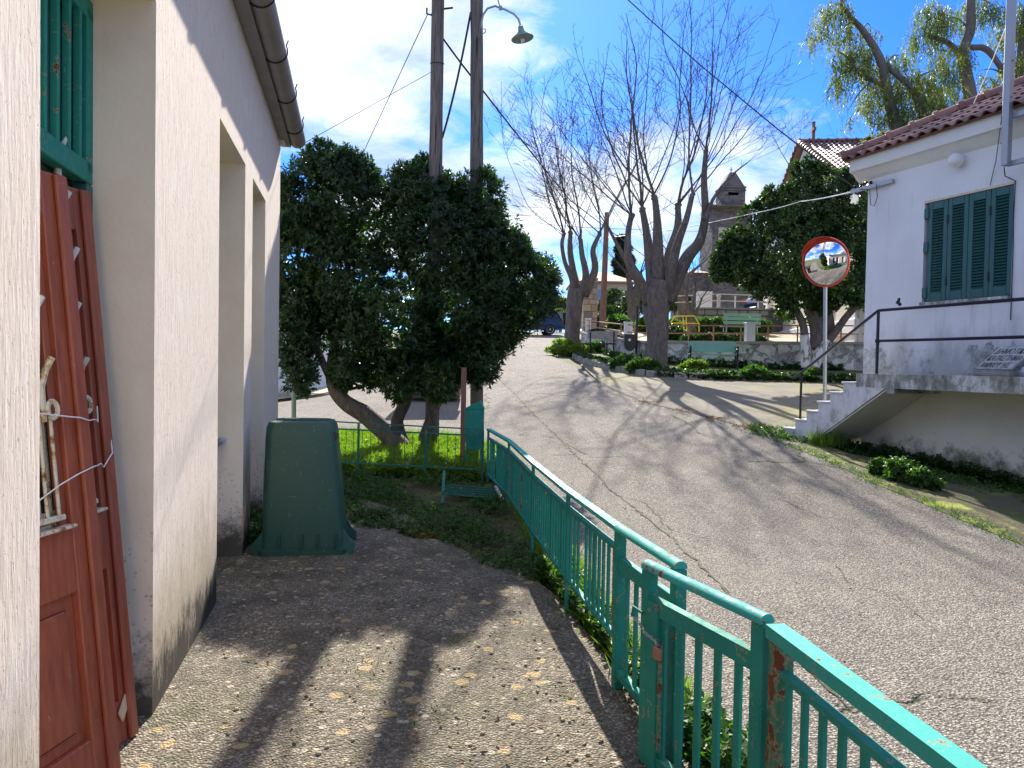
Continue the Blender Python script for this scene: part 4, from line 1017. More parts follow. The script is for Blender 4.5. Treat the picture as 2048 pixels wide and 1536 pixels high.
# ------------------------------------------------------------------ utility poles, lamp and wires
def upole(px_top, px_bot, Y, pyb, r0, r1, label, dz=10):
    b_ = at(px_bot, pyb, Y); b_.z = tzf(b_.x, b_.y); t_ = at(px_top, 0, Y); d_ = (t_-b_).normalized(); top = b_+d_*dz
    T = thing('utility_pole', label, 'pole', b_, 'wooden utility poles')
    m = MB(); n = 28; m.tube([b_-d_*.2+d_*(dz+.2)*i/n for i in range(n+1)], [(r0+(r1-r0)*i/n)*(1+.03*math.sin(i*1.7)) for i in range(n+1)], 14, jag=.035); m.build('post', M['pole'], T, smooth=True)
    return T, b_, d_
U1, u1b, u1d = upole(876, 863, 11.3, 930, .105, .088, 'left weathered wooden utility pole rising out of the bush')
U2, u2b, u2d = upole(953.5, 953, 11.75, 915, .105, .092, 'right straighter wooden utility pole carrying the street lamp')
def onp(b_, d_, py):
    # point on pole axis seen at pixel row py
    k = 0.0
    for i in range(400):
        p = b_+d_*(i*.025); q_ = p-Vector((0, 0, CAMZ)); yy = CY-F*q_.dot(upv)/q_.dot(fwd)
        if yy <= py: return p
    return p
bd = onp(u1b, u1d, 130)
m = MB(); m.tube([bd+Vector((.1*math.cos(a_), .1*math.sin(a_), .02*math.sin(a_))) for a_ in np.linspace(0, 2*math.pi, 20)], .006, 5, caps=False); m.build('band', M['black_iron'], U1)
m = MB(); p = onp(u1b, u1d, 22); m.tube([p-Vector((.16, 0, -.02)), p-Vector((.16, 0, .06)), p-Vector((.1, 0, .08)), p+Vector((.0, 0, 0)), p+Vector((.22, 0, .03))], .014, 6); m.build('insulator_hook', M['black_iron'], U1, smooth=True)
m = MB(); p = onp(u2b, u2d, 62); m.tube([p+Vector((.1, -.02, .02)), p+Vector((.13, -.02, .02)), p+Vector((.13, -.02, -.03)), p+Vector((.1, -.02, -.05))], .008, 5); m.build('insulator_hook', M['black_iron'], U2, smooth=True)
Yl = 11.7
lp = [at(960, 60, Yl), at(966, 30, Yl), at(975, 17, Yl), at(990, 12, Yl), at(1010, 19, Yl), at(1028, 28, Yl), at(1037, 38, Yl), at(1041, 52, Yl)]
SLm = thing('street_lamp', 'small grey green street lamp on a curved arm from the right pole', 'lamp', lp[0])
m = MB(); m.tube(lp, .017, 8); m.build('arm', M['galv'], SLm, smooth=True)
la = (UP*.97-Vector((-.22, 0, 0))).normalized(); lc = at(1045, 78, Yl)
la = Vector((-.18, 0, 1)).normalized()
m = MB(); m.lathe(lc, [(.168, .0), (.172, .012), (.14, .04), (.085, .075), (.055, .11), (.042, .15), (.038, .19), (.02, .20)], 28, la); m.build('lamp_shade', M['lampgreen'], SLm, smooth=True)
m = MB(); m.lathe(lc-la*.035, [(.001, -.02), (.025, -.01), (.034, .02), (.03, .05), (.02, .06)], 14, la); m.build('bulb', M['bulb'], SLm, smooth=True)
m = MB(); m.tube([at(1000, 15, Yl), at(988, -30, Yl), at(985, -60, 11.8)], .011, 6); m.box(at(1001, 16, Yl), (.05, .05, .05)); m.build('stay', M['galv'], SLm)
cable('overhead_cable', 'thin wire from the left pole hook down behind the bush', [onp(u1b, u1d, 30)+Vector((-.15, 0, 0)), at(722, 315, 16), at(690, 380, 18)], .007, group=None)
cable('overhead_cable', 'faint wire from the left pole towards the end of the gutter', [onp(u1b, u1d, 140), at(600, 291, 9.5), wl(8.5, -.1, 4.05)], .004)
cable('overhead_cable', 'thick service cable passing both poles and descending behind the bare trees', [onp(u1b, u1d, 62), at(965, 180, 12.5), at(1140, 400, 22), at(1300, 520, 40)], .016, sag=.02)
cable('pole_rope', 'twisted black cable slanting between the two poles', [onp(u2b, u2d, 25)+Vector((-.09, 0, 0)), onp(u1b, u1d, 278)+Vector((.09, 0, 0))], .017, sag=.12)
cable('overhead_cable', 'dark cable from the top of the picture down to the corner bracket', [at(1190, -60, 15), at(1400, 130, 14), at(1560, 262, 13), rw(SC+.25, .05, zb_+.06)], .011, sag=.0)
cable('overhead_cable', 'white cable running from the corner bracket into the evergreen tree', [rw(SC+.22, .05, zb_), at(1600, 403, 17), at(1510, 426, 21), at(1350, 458, 28), at(1215, 475, 36)], .011, 'whitecable', .02)
cable('overhead_cable', 'faint wire crossing behind the trunks to the bell tower', [at(1080, 447, 34), at(1250, 458, 40), at(1440, 462, 48)], .012, 'cable', .05)

# ------------------------------------------------------------------ tree helpers
def bez(pts, n=8):
    """Catmull-Rom through points"""
    pts = [Vector(p) for p in pts]; P_ = [pts[0]*2-pts[1]]+pts+[pts[-1]*2-pts[-2]]; out = []
    for i in range(1, len(P_)-2):
        for j in range(n):
            t = j/n; a_, b_, c_, d_ = P_[i-1:i+3]
            out.append(.5*((2*b_)+(c_-a_)*t+(2*a_-5*b_+4*c_-d_)*t*t+(3*b_-a_-3*c_+d_)*t**3))
    out.append(pts[-1]); return out
def rads(rs, m_):
    return list(np.interp(np.linspace(0, len(rs)-1, m_), range(len(rs)), rs))
def fluted(mb, pts, rs, n=16, amp=.14, ph=0.0, lob=5):
    C_ = bez(pts, 6); R_ = rads(rs, len(C_)); rings = []; prev = None
    for i, p in enumerate(C_):
        t = (C_[min(i+1, len(C_)-1)]-C_[max(i-1, 0)]).normalized()
        e1 = (prev-t*prev.dot(t)).normalized() if prev is not None else t.cross(Vector((0, 1, 0))).normalized()
        prev = e1; e2 = t.cross(e1)
        rings.append([p+(e1*math.cos(2*math.pi*j/n)+e2*math.sin(2*math.pi*j/n))*R_[i]*(1+amp*math.sin(lob*2*math.pi*j/n+ph+i*.13)+amp*.4*math.sin(3*2*math.pi*j/n+i*.35)+rnd.uniform(-.02, .02)) for j in range(n)])
    mb.loft(rings)
def shoot(mb, p, d, L, r, lvl, up=.12, dens=1.0, wig=.15, minr=.0035):
    n = max(4, int(L/.28)); pts = [p]; dirs = [d]; d = d.normalized()
    for i in range(n):
        d = (d+Vector((rnd.gauss(0, wig), rnd.gauss(0, wig), rnd.gauss(0, wig)*.6+up))*.5).normalized(); p = p+d*(L/n); pts.append(p); dirs.append(d)
    R_ = [max(minr, r*(1-.8*i/n)) for i in range(n+1)]
    mb.tube(pts, R_, 5 if r > .02 else 3, caps=False)
    if lvl > 0:
        k = int(dens*L*(3.0 if lvl > 1 else 3.6))
        for j in range(k):
            f_ = rnd.uniform(.16, .98); i = min(n-1, int(f_*n)); q_ = pts[i].lerp(pts[i+1], f_*n-i); dd = dirs[i]
            s_ = Vector((rnd.gauss(0, 1), rnd.gauss(0, 1), rnd.gauss(0, .5))); s_ = (s_-dd*s_.dot(dd)).normalized()
            nd = (dd*rnd.uniform(.6, 1.0)+s_*rnd.uniform(.45, .9)).normalized()
            shoot(mb, q_, nd, L*(1-f_*.72)*rnd.uniform(.28, .55), R_[i]*.42, lvl-1, up*.7, dens, wig*1.2, minr)
def rough(blobs, k=5, f=.42):
    out = list(blobs)
    for c, r in blobs:
        for j in range(k):
            u_ = Vector((rnd.gauss(0, 1), rnd.gauss(0, 1), rnd.gauss(.25, .9))).normalized(); q = rnd.uniform(f*.6, f)
            out.append(((c[0]+u_.x*r[0]*.92, c[1]+u_.y*r[1]*.92, c[2]+u_.z*r[2]*.92), (r[0]*q, r[1]*q, r[2]*q)))
    return out
def gaps(P_, N_, f=2.6, th=-.55):
    x, y, z = (P_*f).T
    w_ = np.sin(x*1.3+.7)*np.cos(y*1.1)+np.sin(z*1.7+x*.6)+np.sin(x*2.9-z*2.3)*.6+np.cos(z*3.7+y)*.4
    k = w_+npr.normal(size=len(w_))*.25 > th
    return P_[k], N_[k]
def blob_points(blobs, n, shell=.30, inner=.12):
    """points near the surface of a union of ellipsoids; returns P, outward normals"""
    B = np.array([[*b[0], *b[1]] for b in blobs]); w = (B[:, 3]*B[:, 4]+B[:, 4]*B[:, 5]+B[:, 3]*B[:, 5]); w = w/w.sum()
    P_, N_ = [], []
    while sum(len(p) for p in P_) < n:
        k = npr.choice(len(B), n, p=w); u_ = unit(n); rr = 1-np.abs(npr.normal(size=n))*shell*.5; out_ = npr.random(n) < .12; rr[out_] = 1+npr.random(out_.sum())*.16; lowi = npr.random(n) < inner; rr[lowi] = npr.random(lowi.sum())**.5
        p = B[k, :3]+u_*B[k, 3:]*rr[:, None]
        ok = np.ones(n, bool)
        for b in B:
            q_ = np.linalg.norm((p-b[:3])/b[3:], axis=1); ok &= (q_ > 1-shell) | lowi
        nn = u_/B[k, 3:]; nn /= np.linalg.norm(nn, axis=1, keepdims=True)
        P_.append(p[ok]); N_.append(nn[ok])
    return np.concatenate(P_)[:n], np.concatenate(N_)[:n]
def rosettes(P_, N_, per, L, Wd, upb=.3, spread=.9, jit=.25):
    n = len(P_); ax_ = N_+np.array([0, 0, upb]); ax_ += npr.normal(size=ax_.shape)*.25; ax_ /= np.linalg.norm(ax_, axis=1, keepdims=True)
    out = []
    for j in range(per):
        s_ = unit(n); s_ = np.cross(ax_, s_); s_ /= np.linalg.norm(s_, axis=1, keepdims=True)
        D_ = ax_*npr.uniform(.25, .9, (n, 1))+s_*spread
        off = ax_*npr.uniform(-.05, .03, (n, 1))
        out.append(leaf_geo(P_+off, D_, L*npr.uniform(.7, 1.15, n), Wd*npr.uniform(.8, 1.15, n), .2, ax_).reshape(-1, 3))
    return np.concatenate(out)
# ------------------------------------------------------------------ big evergreen shrub round the poles
sb = G(818, 938)
BS = thing('shrub_tree', 'large dark glossy leaved shrub tree around the wooden poles', 'tree', sb)
bl = []
for (px, py, r, Y) in ((655, 395, 92, 10.9), (590, 420, 62, 10.6), (595, 520, 62, 10.4), (592, 600, 52, 10.4), (590, 680, 44, 10.3), (725, 440, 92, 11.3), (690, 560, 90, 10.7), (845, 420, 86, 11.2), (930, 440, 76, 11.3), (880, 500, 90, 10.6), (985, 520, 84, 11.0), (1040, 585, 74, 11.1), (1066, 570, 56, 11.5), (700, 350, 50, 11.0), (840, 370, 52, 11.3), (960, 395, 50, 11.2), (560, 470, 40, 10.3), (930, 610, 100, 10.7), (800, 650, 95, 10.6), (725, 680, 66, 10.5), (860, 700, 70, 10.8), (640, 650, 50, 10.9), (960, 680, 62, 10.9), (1000, 640, 60, 11.3), (600, 720, 36, 10.2), (750, 730, 44, 10.6), (930, 715, 45, 10.6)):
    Y += .35; c = at(px, py, Y); rr = r/F*Y; bl.append(((c.x, c.y, c.z), (rr, rr*1.0, rr)))
BUSHBL = bl
P_, N_ = blob_points(rough(bl+[((*at(600, 755, 10.3),), (.22,)*3), ((*at(690, 745, 10.4),), (.2,)*3), ((*at(795, 760, 10.5),), (.28,)*3), ((*at(875, 758, 10.6),), (.3,)*3), ((*at(960, 735, 10.7),), (.25,)*3)], 5, .34), 23000, .34, .10)
kp = P_[:, 2] > .75
kp &= ~((npr.random(len(P_)) < .45) & (np.abs(P_[:, 0]-at(800, 540, 11).x) < .75) & (np.abs(P_[:, 2]-at(800, 540, 11).z) < .38))
P_, N_ = gaps(P_[kp], N_[kp], 3.4, -1.45)
quadmesh('crown', rosettes(P_, N_, 8, .088, .027), 4, M['leaf_bush'], BS)
m = MB(); T0 = sb-UP*.1
def A_(px, py, Y): return at(px, py, Y)
fluted(m, [A_(822, 960, 10.9), A_(815, 915, 10.8), A_(775, 870, 10.7), A_(730, 830, 10.6), A_(690, 805, 10.5), A_(668, 770, 10.5), A_(668, 715, 10.9), A_(690, 600, 11.4), A_(700, 480, 11.6)], [.20, .16, .13, .125, .105, .10, .085, .06, .03], 12, .06)
fluted(m, [A_(830, 955, 11), A_(812, 900, 11), A_(800, 870, 11), A_(795, 840, 11), A_(812, 800, 11), A_(818, 750, 11), A_(835, 640, 11), A_(860, 520, 11)], [.16, .12, .10, .09, .085, .08, .06, .03], 12, .06)
fluted(m, [A_(838, 955, 11), A_(845, 880, 11.1), A_(900, 760, 11), A_(985, 640, 11), A_(1030, 560, 11.1)], [.12, .07, .06, .05, .03], 10, .05)
fluted(m, [A_(668, 770, 10.5), A_(640, 710, 10.8), A_(606, 600, 11.1), A_(594, 480, 11.2)], [.06, .05, .045, .03], 8, .05)
m.build('trunk', M['bark'], BS, smooth='all')
m = MB()
for i in range(70):
    b_ = bl[rnd.randrange(len(bl))]; c = Vector(b_[0]); dd = Vector((rnd.gauss(0, 1), rnd.gauss(0, 1), rnd.gauss(0, .8))).normalized(); m.tube([c-dd*.1, c+dd*b_[1][0]*.5+UP*.03, c+dd*b_[1][0]*.98], [.014, .01, .004], 4)
m.build('branches', M['bark'], BS, kind='stuff')
# ------------------------------------------------------------------ bare pollarded trees
def bare_tree(name, label, Y, trunk, limbs, seedv, leader_len, nlead, dens, group='bare winter trees by the road', rscale=1.0, minr=.004, lvl=2):
    global rnd
    save = rnd; rnd = random.Random(seedv)
    b_ = G(*trunk[0][:2]) if Y is None else at(trunk[0][0], trunk[0][1], Y)
    T = thing(name, label, 'tree', b_, group)
    def p3(q): return at(q[0], q[1], Y+(q[3] if len(q) > 3 else 0))
    m = MB(); pts = [p3(q) for q in trunk]; fluted(m, pts, [q[2]/F*Y for q in trunk], 20, .13, .5)
    if name != 'bare_sapling':
        for k in range(5):     # root flare
            a_ = k*1.256+.4; r0 = trunk[0][2]/F*Y; c0 = pts[0]
            m.tube(bez([c0+Vector((math.cos(a_)*r0*.35, math.sin(a_)*r0*.35, .75*r0/.4)), c0+Vector((math.cos(a_)*r0*.75, math.sin(a_)*r0*.75, .25)), c0+Vector((math.cos(a_)*r0*1.25, math.sin(a_)*r0*1.25, -.1))], 4), [r0*.35, r0*.33, r0*.3, r0*.28, r0*.25, r0*.22, r0*.2, r0*.16, r0*.1], 8)
    m.build('trunk', M['bark'], T, smooth='all')
    tw = MB()
    for L_ in limbs:
        m = MB(); pts = [p3(q) for q in L_['p']]; rr = [q[2]/F*Y*(.92-.34*i_/(len(L_['p'])-1)) for i_, q in enumerate(L_['p'])]
        fluted(m, pts, rr, 10, .07, rnd.random()*6, 4)
        tip = pts[-1]; [rock(m, tip+Vector((rnd.uniform(-.6, .6), rnd.uniform(-.6, .6), rnd.uniform(-1.2, .4)))*rr[-1], rr[-1]*rnd.uniform(.8, 1.15), 1.0) for _ in range(4)]
        m.build('limb', M['bark'], T, smooth='all')
        dl = (pts[-1]-pts[-2]).normalized()
        for k in range(L_.get('n', nlead)):
            lean = L_.get('d', 0.0)
            dd = Vector((rnd.gauss(lean*1.25, .5), rnd.gauss(0, .45), .95)).normalized()
            LL = leader_len*L_.get('l', 1.0)*rnd.uniform(.7, 1.12)
            if k == 0: dd = (dd+dl*1.2).normalized()
            shoot(tw, tip+Vector((rnd.uniform(-.5, .5), rnd.uniform(-.5, .5), 0))*rr[-1]*(k > 0), dd, LL, rr[-1]*(.5 if k == 0 else rnd.uniform(.22, .36))*rscale, lvl, .10, dens, minr=minr)
        for k in range(3):   # epicormic twigs along the limb
            i = rnd.randrange(1, len(pts)) if len(pts) > 2 else 1; q_ = pts[i-1].lerp(pts[i], rnd.random())
            shoot(tw, q_, Vector((rnd.gauss(0, .8), rnd.gauss(0, .8), .6)), leader_len*.3, .012, 1, .1, dens*.6, minr=minr)
    o = tw.build('branches', M['twig'], T, kind='stuff')
    rnd = save
    return T
bare_tree('bare_tree', 'largest bare tree with stout fluted trunk beside the ornate bench', 24.0,
    [(1310, 750, 27), (1312, 725, 23), (1315, 690, 20.5), (1316, 655, 21.5), (1314, 620, 25), (1315, 590, 28), (1320, 562, 22)],
    [dict(p=[(1298, 605, 13), (1278, 560, 13, -.3), (1258, 520, 11, -.5), (1256, 470, 9, -.6), (1263, 430, 9, -.6)], d=-.42, n=5),
     dict(p=[(1306, 600, 14), (1300, 520, 14, .4), (1292, 460, 11, .6), (1284, 415, 10, .7)], d=-.32, n=5),
     dict(p=[(1318, 595, 14), (1316, 500, 13, -.2), (1314, 440, 11, -.4), (1309, 392, 10, -.4)], d=-.08, n=5),
     dict(p=[(1328, 600, 14), (1340, 510, 13, .5), (1355, 455, 11, .8), (1356, 410, 10, .9)], d=.06, n=5),
     dict(p=[(1332, 598, 12), (1352, 500, 11, -.5), (1372, 440, 9, -.9), (1385, 388, 8, -1.0)], d=.18, n=3),
     dict(p=[(1334, 605, 15), (1372, 520, 15, .2), (1399, 482, 13, .2), (1410, 430, 11, .2), (1408, 360, 10, .2), (1412, 300, 8, .2)], d=.1, n=4, l=.85),
     dict(p=[(1408, 440, 6), (1430, 392, 4), (1462, 352, 2.6), (1495, 325, 1.8)], d=.9, n=3, l=.5),
     dict(p=[(1290, 590, 12), (1268, 545, 8, .8), (1240, 500, 6, 1.2), (1215, 452, 5, 1.2)], d=-.5, n=2, l=.7)], 21, 6.0, 5, .75, minr=.0055)
bare_tree('bare_tree', 'forked bare tree on the left at the bend of the road', 32.0,
    [(1146, 710, 19), (1145, 685, 15), (1146, 650, 14.5), (1149, 610, 16), (1154, 578, 16)],
    [dict(p=[(1150, 600, 11), (1145, 560, 8), (1130, 525, 6), (1124, 490, 6), (1128, 468, 6)], d=-.8, n=7),
     dict(p=[(1155, 590, 11), (1146, 540, 8, .5), (1140, 500, 8, .6), (1141, 462, 7, .6)], d=-.25, n=5),
     dict(p=[(1166, 590, 11), (1172, 550, 8, -.4), (1164, 510, 7, -.6), (1161, 478, 7, -.6)], d=-.05, n=5),
     dict(p=[(1168, 590, 11), (1190, 540, 9, .3), (1186, 500, 8, .4), (1200, 466, 7, .4)], d=.3, n=5)], 5, 6.6, 5, .7, minr=.007)
bare_tree('bare_tree', 'lopped grey tree stump trunk behind the litter bin', 35.0,
    [(1268, 690, 13), (1268, 650, 11), (1267, 610, 12), (1264, 580, 14)],
    [dict(p=[(1262, 585, 8), (1258, 560, 7), (1256, 548, 7)], d=-.5, n=4, l=.45), dict(p=[(1270, 585, 8), (1276, 562, 6), (1280, 548, 6)], d=.5, n=4, l=.45)], 9, 4.0, 4, .7, minr=.006, lvl=1)
bare_tree('bare_tree', 'small gnarled bare tree in the garden beside the yellow frame', 31.0,
    [(1384, 668, 9), (1383, 645, 7), (1382, 622, 7)],
    [dict(p=[(1380, 625, 5), (1374, 600, 4), (1374, 580, 4)], d=-.6, n=4, l=.5), dict(p=[(1383, 625, 5), (1388, 598, 4), (1390, 570, 4)], d=0, n=4, l=.5), dict(p=[(1385, 628, 5), (1398, 612, 3), (1404, 595, 3)], d=.8, n=4, l=.55)], 13, 3.6, 4, .8, minr=.006, lvl=1)
bare_tree('bare_tree', 'thin bare trunk between the two stone backed trees', 38.0,
    [(1366, 640, 9), (1365, 600, 9), (1363, 560, 8)],
    [dict(p=[(1362, 565, 7), (1355, 545, 5), (1350, 530, 5)], d=-.3, n=3, l=.8), dict(p=[(1365, 565, 7), (1380, 548, 5), (1400, 530, 4)], d=.4, n=3, l=.8)], 17, 4.0, 4, .7, minr=.007, lvl=1)
bare_tree('bare_sapling', 'leafless saplings rising beside the chapel roof', 36.0, [(1700, 400, 2), (1694, 340, 1.5), (1690, 300, 1)],
    [dict(p=[(1698, 380, 1.5), (1690, 330, 1.2), (1682, 290, 1)], d=-.1, n=3, l=.5), dict(p=[(1640, 400, 1.5), (1620, 340, 1.2), (1600, 300, 1)], d=-.4, n=4, l=.6), dict(p=[(1600, 400, 1.5), (1582, 340, 1.2), (1560, 300, 1)], d=-.4, n=4, l=.5)], 23, 4.0, 4, .5, group=None, rscale=2.0, minr=.006, lvl=1)

# ------------------------------------------------------------------ evergreen tree with whitewashed trunk
ET = thing('evergreen_tree', 'round dark evergreen tree with whitewashed lower trunk behind the mirror', 'tree', at(1625, 730, 22.8))
YE = 23.0
bl = []
for (px, py, r, dy) in ((1600, 425, 62, 0), (1655, 405, 60, .4), (1545, 465, 58, -.2), (1492, 520, 52, 0), (1705, 450, 66, .3), (1580, 520, 80, -.7), (1660, 540, 70, -.5), (1555, 575, 46, -.5), (1725, 560, 56, .2), (1472, 490, 34, .3), (1615, 358, 34, .2), (1600, 598, 38, -.4), (1655, 596, 30, -.2), (1446, 520, 22, .2), (1560, 392, 30, .3), (1680, 372, 30, .3), (1500, 440, 26, .2), (1640, 345, 18, 0), (1585, 338, 14, 0), (1440, 545, 20, 0), (1530, 410, 20, 0)):
    c = at(px, py, YE+dy); r_ = r/F*YE; bl.append(((c.x, c.y, c.z), (r_, r_, r_)))
P_, N_ = gaps(*blob_points(rough(bl, 7, .5), 17000, .34, .08), 1.7, -1.0)
quadmesh('crown', rosettes(P_, N_, 5, .13, .055, .5, .8), 4, M['leaf_ever'], ET)
# ragged sprigs breaking the outline
m = MB(); a5 = lambda px, py, d_=0: at(px, py, YE+d_)
ww = bsdf('whitewashed_bark', lambda t: (t.ramp(t.noise(t.scale(t.pos(), (1, 1, .4)), 7, 6, .75), [(.42, (.16, .13, .11)), (.50, (.66, .65, .62))]), .9, t.bump(t.noise(t.pos(), 12, 5), .8, .05)))
fluted(m, [a5(1630, 700), a5(1636, 660), a5(1622, 620, .1), a5(1616, 580, .1), a5(1600, 520)], [.20, .22, .20, .17, .1], 14, .12)
fluted(m, [a5(1650, 690, .2), a5(1655, 650, .2), a5(1650, 600, .2), a5(1655, 540, .2)], [.20, .20, .17, .1], 14, .14, 2)
fluted(m, [a5(1618, 720, -.1), a5(1610, 680, -.1), a5(1606, 650, -.1), a5(1592, 620, -.1), a5(1575, 590), a5(1550, 560)], [.13, .12, .11, .10, .08, .05], 10, .08)
fluted(m, [a5(1640, 705, -.2), a5(1670, 665, -.2), a5(1700, 625, -.2), a5(1740, 590, -.2)], [.12, .11, .10, .07], 10, .08)
m.build('trunk', M['bark'], ET, smooth='all')
m = MB()
fluted(m, [a5(1612, 735, -.15), a5(1612, 705, -.15), a5(1608, 670, -.15)], [.15, .14, .125], 12, .1)
fluted(m, [a5(1628, 735, -.3), a5(1640, 705, -.3), a5(1656, 682, -.3)], [.14, .14, .13], 12, .1)
m.build('whitewashed_trunk', ww, ET, smooth='all')
m = MB()
for i in range(60):
    b_ = bl[rnd.randrange(len(bl))]; c = Vector(b_[0]); dd = Vector((rnd.gauss(0, 1), rnd.gauss(0, 1), rnd.gauss(0, .8))).normalized(); m.tube([c-dd*.1, c+dd*b_[1][0]*.98], [.03, .006], 4)
m.build('branches', M['bark'], ET, kind='stuff')
# ------------------------------------------------------------------ eucalyptus trees
def euc(label, Y, limbs, blobs, seed, n):
    T = thing('eucalyptus_tree', label, 'tree', at(*limbs[0][0][:2], Y), 'eucalyptus trees behind the house')
    m = MB()
    for L_ in limbs: fluted(m, [at(q[0], q[1], Y+(q[3] if len(q) > 3 else 0)) for q in L_], [q[2]/F*Y for q in L_], 10, .05)
    m.build('trunk', M['eucbark'], T, smooth='all')
    P_ = []; D_ = []; tw = MB()
    for (px, py, r, dy) in blobs:
        c = at(px, py, Y+dy); R_ = r/F*Y; k = int(n*(r/60)**2)
        u_ = unit(k)*npr.uniform(.55, 1, (k, 1)); u_[:, 2] = np.abs(u_[:, 2])*1.0-.25
        tops = u_*R_+np.array(c)
        for t_ in tops:
            nl = rnd.randint(7, 15); Ls = rnd.uniform(.4, 1.15)
            f_ = np.linspace(.05, 1, nl)[:, None]; dr = np.array([rnd.gauss(0, .22), rnd.gauss(0, .22), -1.0])
            arc = np.array([rnd.gauss(0, .2), rnd.gauss(0, .2), 0])
            pts = t_+dr*Ls*f_+arc*np.sin(f_*3.1)*.5
            P_.append(pts); D_.append(np.tile(dr, (nl, 1))+npr.normal(size=(nl, 3))*.45)
    P_ = np.concatenate(P_); D_ = np.concatenate(D_)
    quadmesh('crown', leaf_geo(P_, D_, npr.uniform(.14, .26, len(P_)), npr.uniform(.026, .045, len(P_)), .1).reshape(-1, 3), 4, M['leaf_euc'], T)
    for (px, py, r, dy) in blobs:
        c = at(px, py, Y+dy); near = min((at(q[0], q[1], Y) for L_ in limbs for q in L_), key=lambda v: (v-c).length)
        tw.tube(bez([near, (near+c)/2+UP*.25, c+UP*.2], 4), [.05, .045, .04, .035, .03, .03, .02, .015, .01], 5, caps=False)
    tw.build('branches', M['eucbark'], T, kind='stuff')
euc('eucalyptus with leaning yellowed limb reaching left above the chapel', 31.0,
    [[(1800, 330, 14), (1795, 270, 13), (1778, 200, 10), (1760, 120, 8), (1725, 60, 6), (1690, 20, 4), (1678, -30, 3)], [(1860, 300, 9), (1840, 215, 8), (1815, 170, 6), (1770, 130, 5)], [(1780, 180, 5), (1745, 160, 4), (1710, 140, 3)]],
    [(1668, 20, 42, 0), (1690, 60, 34, .5), (1640, 60, 26, 0), (1720, 100, 34, .4), (1700, 120, 38, 0), (1680, 160, 26, .3), (1750, 135, 40, .5), (1765, 180, 50, 0), (1730, 205, 22, .4), (1800, 120, 30, .4), (1820, 170, 52, .5), (1790, 225, 34, 0), (1850, 210, 52, 0), (1830, 245, 40, .4), (1672, 110, 14, 0), (1668, 175, 9, 0), (1695, 232, 12, 0), (1880, 150, 48, .6), (1760, 232, 18, 0), (1740, 60, 20, .6)], 1, 250)
euc('tall eucalyptus with smooth grey trunk above the tiled roof', 33.0,
    [[(1950, 290, 15), (1938, 180, 12), (1925, 110, 10), (1940, 60, 9), (1942, 0, 8), (1950, -60, 6)], [(1928, 120, 7), (1895, 85, 5), (1850, 70, 3)], [(1940, 95, 6), (1975, 100, 6), (2010, 150, 5), (2030, 200, 3)], [(2030, 330, 10), (2035, 220, 9), (2040, 120, 7), (2050, 20, 6)]],
    [(1860, 25, 42, 0), (1890, 40, 40, .5), (1850, 75, 42, 0), (1905, 105, 40, -.3), (1880, 190, 40, .5), (1920, 215, 40, .5), (1950, 10, 36, .6), (1985, 20, 34, 0), (2025, 60, 44, .3), (2040, 130, 44, 0), (1990, 180, 38, .5), (2030, 210, 38, .5), (1970, 230, 30, .4), (2060, 20, 50, 0), (1960, 150, 22, .6)], 2, 250)
# leafy shrub top beside the chapel roof
def leafball(name, label, blobs, n, L, Wd, mat, per=5, cat='shrub', stem=None, group=None, up=.4):
    c0 = blobs[0][0]; lo = min(b[0][2]-b[1][2] for b in blobs)
    T = thing(name, label, cat, (c0[0], c0[1], lo), group)
    P_, N_ = blob_points(rough(blobs, 6, .5), n, .4, .15); quadmesh('foliage', rosettes(P_, N_, per, L, Wd, up), 4, M[mat], T)
    m = MB()
    for b in blobs: m.tube([(c0[0], c0[1], lo-.3), ((c0[0]+b[0][0])/2, (c0[1]+b[0][1])/2, (lo+b[0][2])/2), b[0]], [.04, .03, .01], 5)
    m.build('stems', M['bark'], T, kind='stuff'); return T
def blb(px, py, r, Y, ry=1.0): c = at(px, py, Y); r_ = r/F*Y; return ((c.x, c.y, c.z), (r_, r_*ry, r_))
leafball('climbing_shrub', 'yellow green shrub growing over the chapel roof', [blb(1745, 295, 16, 27.5), blb(1775, 290, 18, 27.5), blb(1805, 282, 14, 27.5), blb(1760, 310, 18, 27.5)], 1500, .16, .06, 'leaf_euc')

# ------------------------------------------------------------------ low garden wall with pipe railing
GW = thing('garden_wall', 'low limewashed rubble wall with dark coping round the village garden', 'wall', (WALL[2][0], WALL[2][1], 1.4))
pw = [Vector((x, y, 0)) for x, y in WALL]
C_ = bez(pw, 6)
def wall_top(p): return 2.34+.0*(p.y) if p.y < 27 else 2.34+.075*(p.y-27)
for nm, lo, hi, half, mat in (('masonry', -.3, 0, .2, 'limewall'), ('coping', 0.0, .09, .26, 'stone')):
    m = MB(); rings = []
    for i, p in enumerate(C_):
        t = (C_[min(i+1, len(C_)-1)]-C_[max(i-1, 0)]).normalized(); s_ = t.cross(UP); zt_ = wall_top(p)
        a0 = tzf(p.x, p.y)-.3 if nm == 'masonry' else zt_+lo+.001
        b0 = zt_+hi
        j = rnd.uniform(-.02, .02)
        rings.append([p+s_*(half+j)+UP*a0, p+s_*(half-.02+j)+UP*b0, p-s_*(half-.02)+UP*b0, p-s_*half+UP*a0])
    m.loft(rings); m.build(nm, M[mat], GW)
PR = thing('pipe_railing', 'rusty red and cream pipe railing on top of the low garden wall', 'railing', (WALL[2][0], WALL[2][1], 2.3))
for h in (.30, .56):
    m = MB(); m.tube([p+UP*(wall_top(p)+h+.05) for p in C_], .024, 6); m.build('pipe', M['rustpipe'], PR, smooth=True)
